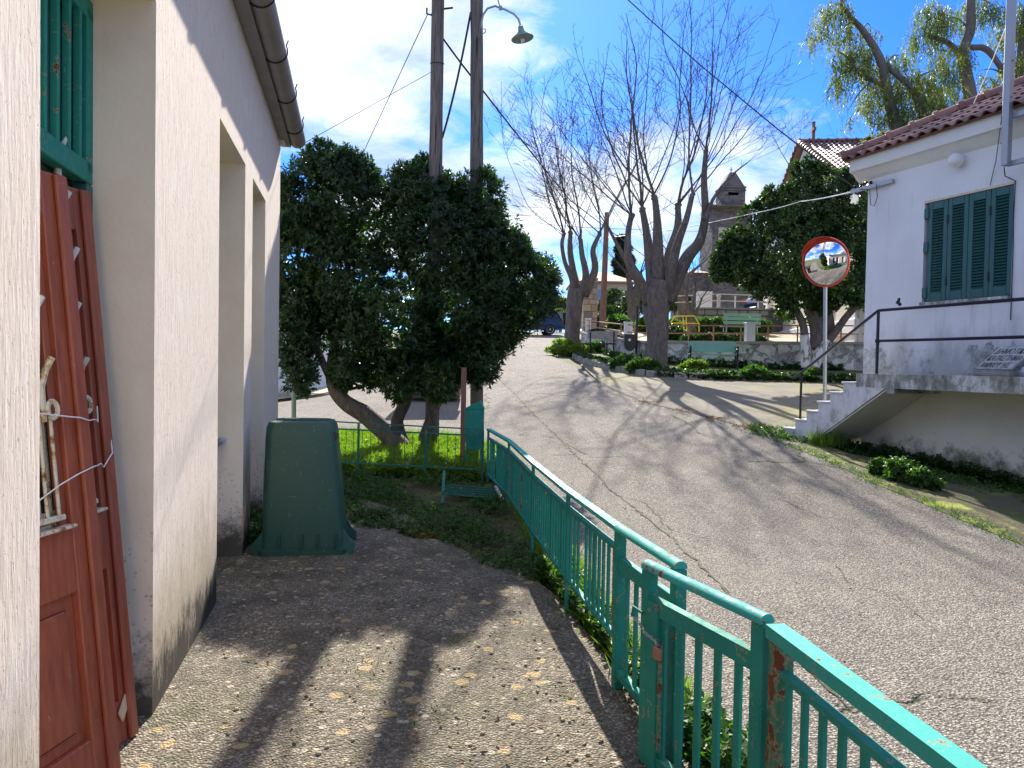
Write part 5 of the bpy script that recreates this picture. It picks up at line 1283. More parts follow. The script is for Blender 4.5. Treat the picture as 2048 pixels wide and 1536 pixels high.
for i in range(1, len(C_), 3):
    p = C_[i]; m = MB(); m.tube([p+UP*(wall_top(p)+.05), p+UP*(wall_top(p)+.63)], .026, 6); m.build('upright', M['rustpipe'], PR, smooth=True)
for k_, (x, y, lb) in enumerate(((7.82, 25.45, 'white concrete post on the garden wall beside the ornate bench'), (3.62, 37.3, 'white concrete post at the far end of the garden wall'), (4.32, 28.9, 'white concrete post on the garden wall behind the litter bin'))):
    zt_ = wall_top(Vector((x, y, 0))); m = MB(); m.bbox((x, y, zt_+.37), (.29, .29, .62), None, .015); m.bbox((x, y, zt_+.69), (.33, .33, .04), None, .01)
    tag(m.build('concrete_post', M['white_plain']), lb, 'post', 'white posts of the garden wall')
# kerb stones of the bed
KS = thing('stone_kerb', 'uneven stone kerb edging the planted bed beside the road', 'kerb', (4.3, 22.6, 1.2))
kc = bez([Vector((x, y, 0)) for x, y in kerb], 8); acc = 0
i = 0; p = kc[0]; tot = []
for a_, b_ in zip(kc, kc[1:]):
    L = (b_-a_).length; k = 0
    while acc < L: tot.append((a_.lerp(b_, acc/L), (b_-a_).normalized())); acc += .42
    acc -= L
for p, t in tot:
    z_ = tzf(p.x, p.y); m = MB(); s_ = t.cross(UP)
    m.bbox((p.x, p.y, z_+.07+rnd.uniform(-.02, .02)), (.40+rnd.uniform(-.03, .0), .26, .22), ((t+UP*rnd.uniform(-.04, .04)).normalized(), s_, UP), .025); m.build('kerb_stone', M['stone'], KS)
# ------------------------------------------------------------------ benches
def ornate_bench(c, u, label):
    v = u.cross(UP)*-1.0; f = -v if v.y > 0 else v   # f points to the road
    T = thing('park_bench', label, 'bench', c, 'benches in the planted bed')
    Wb = 1.5
    def P(a_, b_, h): return c+u*a_+f*b_+UP*h
    for i in range(3):
        m = MB(); m.bbox(tuple(P(0, .12+.13*i, .43)), (Wb, .115, .035), (u, f, UP), .006); m.build('seat_slat', M['benchgreen'], T)
    bu_ = (UP*.96-f*.25).normalized(); bn = (f*.96+UP*.25).normalized()
    m = MB(); m.bbox(tuple(P(0, -.06, .68)), (Wb, .03, .34), (u, bn, bu_), .006); m.build('backrest', M['benchgreen'], T)
    for s_ in (-.72, .72):
        m = MB()
        m.tube([P(s_, -.20, 0), P(s_, -.08, .25), P(s_, -.02, .45), P(s_, -.10, .70), P(s_, -.18, .92)], [.03, .028, .028, .025, .02], 6)
        m.tube([P(s_, .48, 0), P(s_, .42, .15), P(s_, .46, .35), P(s_, .50, .45), P(s_, .52, .60), P(s_, .46, .68), P(s_, .30, .66), P(s_, .1, .66), P(s_, -.06, .66)], .026, 6)
        m.tube([P(s_, -.05, .40), P(s_, .48, .40)], .025, 6)
        for cx, ch, r_ in ((.22, .22, .13), (.05, .13, .08), (.38, .56, .08), (.20, .56, .07)):
            m.tube([P(s_, cx+r_*math.cos(a_)*(1-.07*a_), ch+r_*math.sin(a_)*(1-.07*a_)) for a_ in np.linspace(0, 8.5, 18)], .024, 5)
        m.build('side_frame', M['black_iron'], T, smooth=True)
    return T
p = at(1424, 735, 24.6); p.z = tzf(p.x, p.y)+.13
ornate_bench(p, Vector((1, -.14, 0)).normalized(), 'pale green bench with scrolled black iron ends beside the big bare tree')
p = at(1203, 715, 29.8); p.z = tzf(p.x, p.y)+.15
LBn = thing('park_bench', 'small dark bench with grey backrest near the forked bare tree', 'bench', p, 'benches in the planted bed')
u = Vector((.75, -.66, 0)).normalized(); f = Vector((-.66, -.75, 0)).normalized()
def Pb(a_, b_, h): return p+u*a_+f*b_+UP*h
m = MB(); m.bbox(tuple(Pb(0, .25, .42)), (1.4, .42, .05), (u, f, UP), .01); m.build('seat', M['binblack'], LBn)
m = MB(); m.bbox(tuple(Pb(0, -.02, .78)), (1.4, .03, .28), (u, f, UP), .008); m.build('backrest', M['stone'], LBn)
for a_ in (-.55, .55):
    m = MB(); m.tube([Pb(a_, .0, 0), Pb(a_, .0, .9)], .03, 6); m.tube([Pb(a_, .45, 0), Pb(a_, .45, .4)], .03, 6); m.build('leg', M['black_iron'], LBn)
p = at(1484, 660, 30.0); p.z = gz(p.x, 30.0)
BG = thing('park_bench', 'pale green slatted bench seen from behind in the upper garden', 'bench', p)
for i in range(3): m = MB(); m.bbox((p.x, p.y, p.z+.56+.155*i), (1.45, .03, .115), None, .006); m.build('back_slat', M['benchgreen'], BG)
for i in range(3): m = MB(); m.bbox((p.x, p.y+.14+.13*i, p.z+.42), (1.5, .11, .03), None, .006); m.build('seat_slat', M['benchgreen'], BG)
for a_ in (-.6, .6):
    m = MB(); m.tube([(p.x+a_, p.y+.05, p.z-.05), (p.x+a_, p.y+.03, p.z+.92)], .025, 6); m.tube([(p.x+a_, p.y+.45, p.z-.05), (p.x+a_, p.y+.45, p.z+.4)], .025, 6); m.build('leg', M['galv'], BG)
# litter bin on a post
p = at(1272, 722, 27.2); p.z = tzf(p.x, p.y)+.1
LBi = thing('litter_bin', 'dark litter bin hanging on a black post before the garden wall', 'bin', p)
zt_ = at(1272, 612, 27.2).z
m = MB(); m.tube([p, p+UP*(zt_-p.z)], .045, 8); m.build('post', M['black_iron'], LBi, smooth=True)
w = .40; zb_, z2 = at(1260, 702, 27.2).z, at(1260, 669, 27.2).z
m = MB(); cx = p.x-.24
m.loft([[Vector((cx+a_, 27.1+b_, z_)) for a_, b_ in ((-h, -.14), (h, -.14), (h, .14), (-h, .14))] for z_, h in ((zb_, .05), (zb_+.10, .15), (zb_+.2, .20), (z2, .21))]); m.build('body', M['binblack'], LBi)
m = MB(); m.lathe((cx-.04, 26.955, z2-.2), [(.001, .0), (.05, .0), (.05, .004), (.001, .004)], 16, Vector((0, -1, 0))); m.build('sticker', M['white_plain'], LBi)
# yellow playground frame
p0 = at(1370, 668, 30.5); z0_ = gz(p0.x, 30.5)
YF = thing('playground_frame', 'yellow tubular playground climbing frame in the garden', 'frame', (p0.x, 30.5, z0_))
def yp(px, py, dy=0): return at(px, py, 30.5+dy)
for dy in (0, .5):
    m = MB(); m.tube([yp(1336, 662, dy), yp(1340, 647, dy), yp(1351, 632, dy), yp(1389, 632, dy), yp(1398, 648, dy), yp(1398, 664, dy)], .03, 6); m.tube([yp(1340, 646, dy), yp(1398, 647, dy)], .025, 6); m.build('tube_frame', M['yellow'], YF, smooth=True)
for px in (1351, 1365, 1372, 1389):
    m = MB(); m.tube([yp(px, 632), yp(px, 632, .5)], .025, 6); m.build('cross_tube', M['yellow'], YF, smooth=True)
for px in (1366, 1372):
    m = MB(); m.tube([yp(px, 632), yp(px+2, 662)], .025, 6); m.build('upright', M['yellow'], YF, smooth=True)
# cut-stone pillar, every block a piece
p = at(1178, 690, 37.5); zb_ = tzf(p.x, 37.5)
SP = thing('stone_pillar', 'square pillar of tan cut stone blocks beside the forked tree', 'pillar', (p.x, 37.5, zb_))
zt_ = at(1178, 560, 37.5).z; hw = .34
m = MB(); m.box((p.x, 37.5, (zb_+zt_)/2), (hw*2-.06, hw*2-.06, zt_-zb_-.02)); m.build('mortar_core', M['mortar'], SP)
z_ = zb_
blk = [bsdf('stone_block', lambda t, c=c: (t.mix(t.noise(t.pos(), 4, 5), tuple(v*.75 for v in c), c), .9, t.bump(t.noise(t.pos(), 14, 5), .6, .02))) for c in ((.50, .40, .24), (.40, .30, .20), (.26, .22, .20), (.46, .36, .27))]
while z_ < zt_-.1:
    h = rnd.uniform(.2, .34); h = min(h, zt_-z_)
    for side in range(4):
        x_ = -hw+.01
        while x_ < hw-.05:
            w_ = min(rnd.uniform(.18, .42), hw-x_)
            if hw-x_-w_ < .12: w_ = hw-x_
            u_ = (Vector((1, 0, 0)), Vector((0, 1, 0)))[side % 2]; n_ = (Vector((0, -1, 0)), Vector((1, 0, 0)), Vector((0, 1, 0)), Vector((-1, 0, 0)))[side]
            c = Vector((p.x, 37.5, z_+h/2))+u_*(x_+w_/2)+n_*(hw-.05+rnd.uniform(0, .012))
            m = MB(); m.bbox(tuple(c), (w_-.025, .08, h-.025), (u_, n_, UP), .008); m.build('stone_block', blk[rnd.randrange(4)], SP); x_ += w_
    z_ += h
m = MB(); m.bbox((p.x, 37.5, zt_+.03), (.72, .72, .08), None, .02); m.build('cap', M['stone'], SP)
# leaning red-brown pole
b_ = at(1203, 690, 35.5); b_.z = tzf(b_.x, 35.5); t_ = at(1214, 425, 35.5)
m = MB(); m.tube([b_, b_.lerp(t_, .5), t_], [.17, .14, .11], 10); tag(m.build('wooden_pole', M['redbrown'], smooth=True), 'leaning red brown wooden pole behind the garden railing', 'pole')
# far house with pale blue shutters
FH = thing('far_house', 'small cream house with pale blue shutters and orange tiled roof beyond the garden', 'house', at(1235, 640, 60))
def fpt(px, py, Y=60): return at(px, py, Y)
x0, x1 = at(1150, 600, 60).x, at(1262, 600, 60).x; zt_ = at(1200, 566, 60).z; zb_ = tzf(x0, 60)-.5
m = MB(); m.box(((x0+x1)/2, 63, (zt_+zb_)/2), (x1-x0, 6, zt_-zb_)); m.build('wall', M['trim_cream'], FH)
m = MB(); zr = at(1235, 542, 62).z; m.loft([[Vector((x0-.3, 59.6, zt_)), Vector((x1+.3, 59.6, zt_)), Vector((x1+.3, 66.4, zt_)), Vector((x0-.3, 66.4, zt_))], [Vector((x0-.3, 59.6, zt_+.12)), Vector((x1+.3, 59.6, zt_+.12)), Vector((x1+.3, 66.4, zt_+.12)), Vector((x0-.3, 66.4, zt_+.12))], [Vector((x0+2.2, 63, zr)), Vector((x1-1.6, 63, zr)), Vector((x1-1.6, 63.2, zr)), Vector((x0+2.2, 63.2, zr))]]); m.build('roof', plain('orange_tiles', (.42, .20, .12), .8, var=.35, sc=8), FH)
for (xa, xb, ya, yb) in ((1192, 1204, 579, 600), (1228, 1240, 579, 600)):
    a_, b_ = at(xa, ya, 59.95), at(xb, yb, 59.95); m = MB(); m.box(((a_.x+b_.x)/2, 59.97, (a_.z+b_.z)/2), (b_.x-a_.x, .05, a_.z-b_.z)); m.build('shutter', M['blue'], FH)
a_, b_ = at(1213, 580, 59.9), at(1226, 602, 59.9); m = MB(); m.box(((a_.x+b_.x)/2, 59.98, (a_.z+b_.z)/2), (b_.x-a_.x, .06, a_.z-b_.z)); m.build('window', M['glass'], FH)
leafball('cypress_tree', 'dark narrow cypress rising behind the roof of the far house', [blb(1246, 550, 16, 72), blb(1247, 525, 15, 72), blb(1246, 500, 12, 72), blb(1245, 482, 8, 72)], 2600, .5, .12, 'cypress', 4, 'tree')
# ------------------------------------------------------------------ terrace, stone church with bell tower
YT = 34.0
TW = thing('terrace_wall', 'dark rubble terrace wall behind the green garden bench', 'wall', at(1460, 640, YT))
x0, x1 = at(1388, 620, YT).x, 14.0; zt_ = at(1460, 619, YT).z
m = MB(); m.box(((x0+x1)/2, YT+.25, zt_/2+1.3), (x1-x0, .5, zt_-2.6)); m.build('masonry', M['rubble'], TW)
# individual face stones
sx = x0; 
for row in range(4):
    x_ = x0+rnd.uniform(0, .3)
    while x_ < at(1530, 620, YT).x:
        w_ = rnd.uniform(.28, .6); m = MB(); m.bbox((x_+w_/2, YT-.01, zt_-.14-row*.27), (w_-.03, .08, .24), None, .03); m.build('stone', M['stone'], TW); x_ += w_
m = MB(); m.bbox(((x0+x1)/2, YT+.22, zt_+.03), (x1-x0+.1, .64, .08), None, .02); m.build('coping', M['stone'], TW)
me = bpy.data.meshes.new('terrace')
def tp(x, y, z): return (x, y, z)
me.from_pydata([(x0, YT+.3, zt_-.03), (30, YT+.3, zt_-.03), (34, 70, zt_+.1), (at(1400, 600, 60).x, 70, zt_+.1)], [], [(0, 1, 2, 3)]); me.materials.append(M['sand']); struct(link('terrace', me))
# railing with turned posts on the terrace
TRl = thing('terrace_railing', 'faded pipe railing with concrete balusters along the terrace', 'railing', at(1430, 618, YT))
for py, dp in ((590, 0), (603, 0)):
    m = MB(); m.tube([at(1330, py+3, YT+.2), at(1400, py, YT+.2), at(1432, py-2, YT+.2), at(1560, py+2, YT+.2)], .028, 6); m.build('pipe', M['trim_cream'], TRl, smooth=True)
for px in (1437, ):
    b_ = at(px, 618, YT+.2); m = MB(); m.lathe((b_.x, b_.y, zt_), [(.13, 0), (.13, .05), (.07, .16), (.09, .4), (.07, .5), (.11, .6), (.06, .68)], 14); m.build('baluster', M['trim_cream'], TRl, smooth=True)
for px in (1470, 1516):
    b_ = at(px, 618, YT+.2); m = MB(); m.tube([(b_.x, b_.y, zt_), (b_.x, b_.y, zt_+.62)], .035, 6); m.build('upright', M['white_plain'], TRl, smooth=True)
SC_ = thing('stone_church', 'grey stone church with stepped bell tower behind the evergreen tree', 'church', at(1465, 620, 48))
YC = 48.0
def cbox(m, px0, px1, z0, z1, Y0, dep): a_, b_ = at(px0, 500, Y0).x, at(px1, 500, Y0).x; m.box(((a_+b_)/2, Y0+dep/2, (z0+z1)/2), (b_-a_, dep, z1-z0)); return a_, b_
zc = lambda py, Y=YC: at(1460, py, Y).z
m = MB(); cbox(m, 1424, 1502, 2.5, zc(415), YC, 3.0); m.build('tower_base', M['rubble'], SC_)
m = MB(); a_, b_ = at(1443, 400, YC+.2).x, at(1491, 400, YC+.2).x
zu, zt2 = zc(415), zc(372)
for x_0, x_1 in ((a_, a_+.42), (b_-.42, b_)): m.box(((x_0+x_1)/2, YC+.9, (zu+zt2)/2), (x_1-x_0, 1.3, zt2-zu))
m.box(((a_+b_)/2, YC+.9, zt2-.25), (b_-a_-.84, 1.28, .5)); m.box(((a_+b_)/2, YC+.9, zu+.5), (b_-a_-.84, 1.28, 1.0)); m.build('belfry', M['rubble'], SC_)
for zz in (zt2, zu, zc(378)-.0):
    m = MB(); m.bbox(((a_+b_)/2 if zz != zu else (at(1424, 415, YC).x+at(1502, 415, YC).x)/2, YC+.9, zz), ((b_-a_+.12) if zz != zu else (at(1502, 415, YC).x-at(1424, 415, YC).x+.3), 1.44 if zz != zu else 3.0, .10), None, .03); m.build('string_course', M['rubble'], SC_)
m = MB(); cxm = (a_+b_)/2+.05; m.loft([[Vector((a_+.02, YC+.25, zt2)), Vector((b_-.02, YC+.25, zt2)), Vector((b_-.02, YC+1.55, zt2)), Vector((a_+.02, YC+1.55, zt2))], [Vector((cxm-.25, YC+.4, zc(341))), Vector((cxm+.1, YC+.4, zc(341))), Vector((cxm+.1, YC+1.4, zc(341))), Vector((cxm-.25, YC+1.4, zc(341)))]]); m.build('gable_cap', M['rubble'], SC_)
m = MB(); m.box((cxm-.05, YC+.9, zc(335)), (.04, .04, .5)); m.box((cxm-.05, YC+.9, zc(335)+.08), (.22, .04, .04)); m.build('cross', M['black_iron'], SC_)
m = MB(); m.lathe(((a_+b_)/2, YC+.9, zu+1.15), [(.001, .42), (.1, .4), (.16, .2), (.24, .02), (.25, 0)], 14); m.build('bell', M['black_iron'], SC_, smooth=True)
m = MB(); cbox(m, 1498, 1760, 2.5, zc(520), YC+.5, 9.0); m.build('nave_wall', M['rubble'], SC_)
m = MB(); a2, b2 = at(1380, 500, YC).x, at(1424, 500, YC).x; m.box(((a2+b2)/2, YC+3, (2.5+zc(545))/2), (b2-a2+.02, 5, zc(545)-2.5)); m.build('annex_wall', M['rubble'], SC_)
m = MB(); m.prism([(a2-.2, YC+.3, zc(545)), (a2-.2, YC+5.8, zc(545)), (a2-.2, YC+3, zc(530))], (b2-a2+.2, 0, 0)); m.build('annex_roof', M['tile'], SC_)
m = MB(); q0, q1 = at(1437, 455, YC-.02), at(1453, 480, YC-.02); m.box(((q0.x+q1.x)/2, YC+.0, (q0.z+q1.z)/2), (q1.x-q0.x, .1, q0.z-q1.z)); m.build('window', M['plaque'], SC_)
m = MB(); q0, q1 = at(1396, 588, 40), at(1424, 620, 40); m.box(((q0.x+q1.x)/2, 40.2, (q0.z+q1.z)/2), (q1.x-q0.x, .4, q0.z-q1.z+.3)); tag(m.build('white_wall', M['white_plain']), 'small white wall on the terrace left of the church', 'wall')
# ------------------------------------------------------------------ cream chapel
ap_ = at(1613, 289, 31.0); e_ = Vector((.0988, .995, 0)).normalized(); kR = Vector((.995, -.0988, 0)).normalized(); KL = 13.0; KW = 6.6; pit = .5
base_z = gz(12, 30)-.5; ez = ap_.z-KW*pit
def kp(t_, k_, z_): return Vector((ap_.x, ap_.y, 0))+e_*t_+kR*k_+UP*z_
CHp = thing('chapel', 'cream and white plastered chapel with tiled gable roof and cross behind the evergreen', 'church', kp(0, 0, base_z))
sec = [(-KW, base_z), (KW, base_z), (KW, ez), (0, ap_.z-.1), (-KW, ez)]
m = MB(); m.loft([[kp(t_, 0, z_) for t_, z_ in sec], [kp(t_, KL, z_) for t_, z_ in sec]]); m.build('wall', M['trim_cream'], CHp)
for t_, w_ in ((KW-.5, .9), (KW-3.1, .5), (-KW+.5, .9), (-KW+3.4, .5)):
    m = MB(); m.bbox(tuple(kp(t_, -.05, (base_z+ez)/2)), (w_, .1, ez-base_z-.05), (e_, kR, UP), .01); m.build('pilaster', M['white_plain'], CHp)
m = MB(); m.bbox(tuple(kp(0, -.07, base_z+.7)), (2*KW+.1, .14, .5), (e_, kR, UP), .02); m.build('plinth', M['white_plain'], CHp)
m = MB(); m.prism([kp(-KW, -.03, ez), kp(KW, -.03, ez), kp(0, -.03, ap_.z-.12)], -kR*.05); m.build('gable', M['white_plain'], CHp)
for sx_ in (-1, 1):
    A1 = kp(0, 0, ap_.z); A0 = kp(sx_*(KW+.5), 0, ap_.z-(KW+.5)*pit)
    m = MB(); m.loft([[A0-kR*.3, A1-kR*.3, A1-kR*.3+UP*.1, A0-kR*.3+UP*.1], [A0+kR*KL, A1+kR*KL, A1+kR*KL+UP*.1, A0+kR*KL+UP*.1]]); rfk = m.build('roof', M['tile'], CHp)
    rvk = (A1-A0).normalized(); ax_ = kR*sx_*-1; nk = ax_.cross(rvk)
    if nk.z < 0: ax_ = -ax_; nk = ax_.cross(rvk)
    q3 = Matrix((tuple(ax_), tuple(rvk), tuple(nk))).transposed(); Rk = np.array(q3); lim = (A1-A0).length; Q = []; row = int(lim/.33)-1; cnt = 0
    while row >= 0:
        s_ = -.2
        while s_ < KL:
            p_ = A0+kR*s_+rvk*(row*.33-.02)+nk*.115
            if sx_ == -1 and cnt < 285 and s_ < 6.2 and row*.33 > lim-3.4: link('roof_tile', TM, rfk, loc=p_, rot=q3.to_quaternion()); cnt += 1
            elif sx_ == -1 or row > int(lim/.33)-4: Q.append((base@Rk.T+np.array(p_))[np.array(fcs)].reshape(-1, 3))
            s_ += .2
        row -= 1
    quadmesh('roof_tiles', np.concatenate(Q), 4, M['tile'], rfk, 'stuff')
    k_ = 0.0
    while k_ < lim-.2:      # tiled verge along the gable edge
        p_ = A0-kR*.28+rvk*k_+nk*.10; m = MB(); m.loft([[p_+rvk*q_+kR*math.cos(a_)*r_+nk*(math.sin(a_)*r_) for a_ in np.linspace(-.2, math.pi+.2, 7)] for q_, r_ in ((-.02, .13), (.06, .13), (.07, .10), (.33, .10))]); m.build('verge_tile', M['tile'], rfk, smooth=True); k_ += .33
for i in range(int(KL/.36)):
    m = MB(); p_ = kp(0, i*.36-.3, ap_.z+.13)
    m.loft([[p_+kR*q_+e_*math.cos(a_)*r_+UP*(math.sin(a_)*r_*.8) for a_ in np.linspace(-.2, math.pi+.2, 7)] for q_, r_ in ((-.02, .15), (.06, .15), (.07, .12), (.37, .11))]); m.build('ridge_tile', M['tile'], rfk, smooth=True)
cp = kp(0, .25, ap_.z+.15); m = MB(); m.box(cp+UP*.36, (.11, .12, .78), (e_, kR, UP)); m.box(cp+UP*.42, (.46, .11, .12), (e_, kR, UP)); m.build('cross', M['redbrown'], CHp)
# ------------------------------------------------------------------ cars
def car(c, u, label, paint):
    v = Vector((-u.y, u.x, 0)); T = thing('parked_car', label, 'car', c)
    prof = [(-2.15, .45), (-2.2, .75), (-2.12, 1.0), (-1.95, 1.12), (-1.55, 1.62), (-.9, 1.70), (.1, 1.68), (.8, 1.18), (1.75, 1.05), (2.1, .85), (2.18, .5), (2.0, .32), (-2.0, .32)]
    def ring(o, sc, dz_=0): return [c+u*(x*sc)+v*o+UP*(z+dz_) for x, z in prof]
    m = MB(); m.loft([[c+u*x*.97+v*-.86+UP*(z if z < 1.13 else 1.13+(z-1.13)*.97) for x, z in prof], [c+u*x+v*(-.90 if z < 1.13 else -.74)+UP*z for x, z in prof], [c+u*x+v*(.90 if z < 1.13 else .74)+UP*z for x, z in prof], [c+u*x*.97+v*.86*(1 if z < 1.13 else .8)+UP*z for x, z in prof]]); m.build('body', paint, T, smooth=True)
    for sgn in (-1, 1):
        for win in ([(-1.75, 1.14), (-1.45, 1.56), (-.95, 1.6), (-.95, 1.14)], [(-.88, 1.14), (-.88, 1.6), (-.05, 1.6), (.0, 1.14)], [(.06, 1.14), (.06, 1.58), (.68, 1.18)]):
            m = MB(); m.prism([c+u*x+v*(sgn*(.915-(z-1.13)*.34))+UP*z for x, z in win], v*sgn*.012); m.build('window', M['carglass'], T)
    m = MB(); m.prism([c+u*-2.02+v*a_+UP*z+u*(0 if z < 1.3 else .36) for a_, z in ((-.72, 1.16), (.72, 1.16), (.66, 1.58), (-.66, 1.58))], -u*.02); m.build('rear_window', M['carglass'], T)
    for x_ in (-1.35, 1.35):
        for sgn in (-1, 1):
            w_ = MB(); w_.lathe(c+u*x_+v*(sgn*.78)+UP*.34, [(.22, -.11), (.33, -.10), (.345, 0), (.33, .10), (.22, .11)], 24, v*sgn); wh = w_.build('wheel', M['tyre'], T, smooth=True)
            r_ = MB(); r_.lathe(c+u*x_+v*(sgn*.885)+UP*.34, [(.001, .02), (.06, .02), (.08, 0), (.19, .0), (.22, .015), (.22, -.02)], 20, v*sgn); r_.build('rim', M['alloy'], wh)
    for a_ in (-.75, .75):
        m = MB(); m.bbox(tuple(c+u*-2.19+v*a_+UP*.92), (.05, .2, .22), (u, v, UP), .01); m.build('tail_light', M['lens_red'], T)
    m = MB(); m.bbox(tuple(c+u*-2.2+UP*.5), (.14, 1.7, .16), (u, v, UP), .03); m.build('bumper', M['binblack'], T)
    return T
p = at(1093, 672, 50.0); p.z = tzf(p.x, 50)+.01; car(p+Vector((-1.25, 0, 0)), Vector((-1, -.12, 0)).normalized(), 'dark blue estate car parked at the far bend of the road', M['carpaint'])
p = at(1590, 618, 40); p.z = zt_ = at(1460, 619, YT).z-.02; car(p+Vector((-.2, 0, 0)), Vector((1, .1, 0)).normalized(), 'blue car standing on the terrace behind the garden wall', M['carpaint'])
# ------------------------------------------------------------------ behind the shrub on the left
FW0 = at(560, 760, 24.3); FW1 = at(668, 760, 24.3)
WH = thing('white_building', 'white building wall across the side street behind the big shrub', 'building', ((FW0.x+FW1.x)/2, 24.3, 0))
m = MB(); m.box(((FW0.x-6+FW1.x)/2, 26.8, 1.4), (FW1.x-FW0.x+6, 5, 4.2)); m.build('wall', M['white_plain'], WH)
m = MB(); m.box(((FW0.x-6+FW1.x)/2, 26.8, 3.56), (FW1.x-FW0.x+6.5, 5.5, .12)); m.build('roof', M['slab'], WH)
m = MB(); m.box(((FW0.x-6+FW1.x)/2, 24.26, .42), (FW1.x-FW0.x+6, .06, .5)); m.build('plinth', M['slab'], WH)
m = MB(); x0_, y0_ = at(590, 830, 19.4).x, 19.5
m.bbox((x0_-1.2, y0_, tzf(-6.5, 19.5)+.08), (5.0, .5, .3), (Vector((.95, .25, 0)).normalized(), Vector((-.25, .95, 0)).normalized(), UP), .03); tag(m.build('stone_step', M['stone']), 'low dark stone step across the side street', 'step')
b_ = at(588, 838, 11.6); b_.z = tzf(b_.x, b_.y)
m = MB(); m.tube([b_-UP*.1, at(588, 690, 11.6)], .035, 8); tag(m.build('thin_post', M['lampgreen'], smooth=True), 'thin grey green metal post beside the schoolhouse corner', 'post')
b_ = at(925, 930, 9.9); b_.z = .0; tp_ = at(925, 735, 9.9)
m = MB(); m.bbox((b_.x, 9.9, tp_.z/2), (.065, .05, tp_.z), None, .004); SPt = m.build('timber_post', M['redbrown']); tag(SPt, 'slim brown timber post left of the green metal box', 'post')
dc = at(868, 800, 16.5); dc.z = tzf(dc.x, 16.5)
DP_ = thing('dumpster', 'dark rubbish container behind the shrub with a small pale disc', 'container', dc)
m = MB(); m.loft([[dc+Vector((a_*s_, b2_*.45, z_)) for a_, b2_ in ((-.5, -1), (.5, -1), (.56, -.6), (.56, .6), (.5, 1), (-.5, 1), (-.56, .6), (-.56, -.6))] for z_, s_ in ((.04, .95), (.10, 1.0), (.9, 1.06), (1.15, 1.06))]); m.build('body', M['binblack'], DP_)
m = MB(); m.bbox(tuple(dc+UP*1.19), (1.3, 1.0, .08), None, .03); m.build('lid', M['binblack'], DP_)
m = MB(); m.lathe(at(895, 767, 16.02), [(.001, 0), (.05, 0), (.05, .01), (.001, .01)], 16, Vector((0, -1, 0))); m.build('disc', M['trim_cream'], DP_)
# ------------------------------------------------------------------ plants
def tuft_field(name, label, cat, P_, Lm, Wd, mat, per, spread=.55, kind='stuff', parent=None):
    n = len(P_); idx = np.repeat(np.arange(n), per); B = P_[idx]+npr.normal(size=(n*per, 3))*np.array([.03, .03, 0])
    D_ = npr.normal(size=(n*per, 3))*spread; D_[:, 2] = 1
    Lq = (Lm if np.isscalar(Lm) else Lm[idx])*npr.uniform(.5, 1.15, n*per)
    o = quadmesh(name, leaf_geo(B, D_, Lq, Wd, .1).reshape(-1, 3), 4, M[mat], parent, kind)
    return tag(o, label, cat) if label else o
def scatter(poly, n, off=0.0):
    xs = [p[0] for p in poly]; ys = [p[1] for p in poly]; out = []
    A = np.array(poly)
    while len(out) < n:
        x, y = rnd.uniform(min(xs), max(xs)), rnd.uniform(min(ys), max(ys)); c = False; j = len(poly)-1
        for i in range(len(poly)):
            if (A[i, 1] > y) != (A[j, 1] > y) and x < (A[j, 0]-A[i, 0])*(y-A[i, 1])/(A[j, 1]-A[i, 1])+A[i, 0]: c = not c
            j = i
        if c: out.append((x, y, tzf(x, y)+off))
    return np.array(out)
tuft_field('grass', 'bright green grass behind the wire fence under the shrub', 'grass', scatter([(-3.0, 9.6), (-.3, 9.2), (.15, 9.4), (-.2, 10.8), (-1.0, 11.7), (-3.2, 12.3)], 4600), .19, .010, 'leaf_grass', 6)
tuft_field('grass', 'grass growing along the road side of the teal fence', 'grass', scatter([(.40, 4.9), (.60, 3.9), (.72, 3.4), (.85, 3.1), (.82, 3.6), (.62, 4.5), (.50, 6), (.36, 7.4), (.2, 9.2), (-.15, 9.2), (.06, 7.8), (.25, 6.1)], 1500), .14, .009, 'leaf_grass', 6)
def litter(name, label, P_, L, Wd, mat, cat):
    n = len(P_); D_ = unit(n); D_[:, 2] *= .12; N_ = np.tile(np.array([0., 0, 1]), (n, 1))+npr.normal(size=(n, 3))*.2
    o = quadmesh(name, leaf_geo(P_, D_, npr.uniform(.6, 1.3, n)*L, Wd, .2, N_).reshape(-1, 3), 4, M[mat], None, 'stuff'); tag(o, label, cat)
def weeds(name, label, poly, n, off, L, Wd, mat, per=6, hv=.5, patch=0.0):
    P_ = scatter(poly, n, off)
    if patch:
        w_ = np.sin(P_[:, 0]*3.1+1)*np.cos(P_[:, 1]*2.3)+np.sin(P_[:, 0]*7.3+P_[:, 1]*5.1)*.6+np.sin(P_[:, 1]*9.7-P_[:, 0]*4)*.4+npr.normal(size=n)*.35
        P_ = P_[w_ > patch]; n = len(P_)
    N_ = np.tile(np.array([0., 0, 1]), (n, 1))+npr.normal(size=(n, 3))*.35
    P_[:, 2] += npr.random(n)**2*hv
    o = quadmesh(name, rosettes(P_, N_, per, L, Wd, .6, 1.1), 4, M[mat], None, 'stuff'); return tag(o, label, 'weeds')
weeds('weeds', 'trampled leafy weeds in the shade of the fence corner', [(-2.3, 7.2), (-1.2, 6.9), (-.6, 6.5), (-.25, 5.9), (.05, 5.5), (.26, 5.35), (.24, 5.9), (.02, 7.5), (-.25, 9.0), (-2.6, 9.4), (-2.7, 8.4)], 5600, .02, .034, .021, 'leaf_weed', 6, .05, -.15)
weeds('weeds', 'broad leaved bright weeds mixed into the grass behind the wire fence', [(-3.0, 9.5), (-.3, 9.1), (.15, 9.3), (-.2, 10.6), (-1.0, 11.3), (-3.2, 11.9)], 2600, .0, .075, .04, 'leaf_grass', 6, .12)
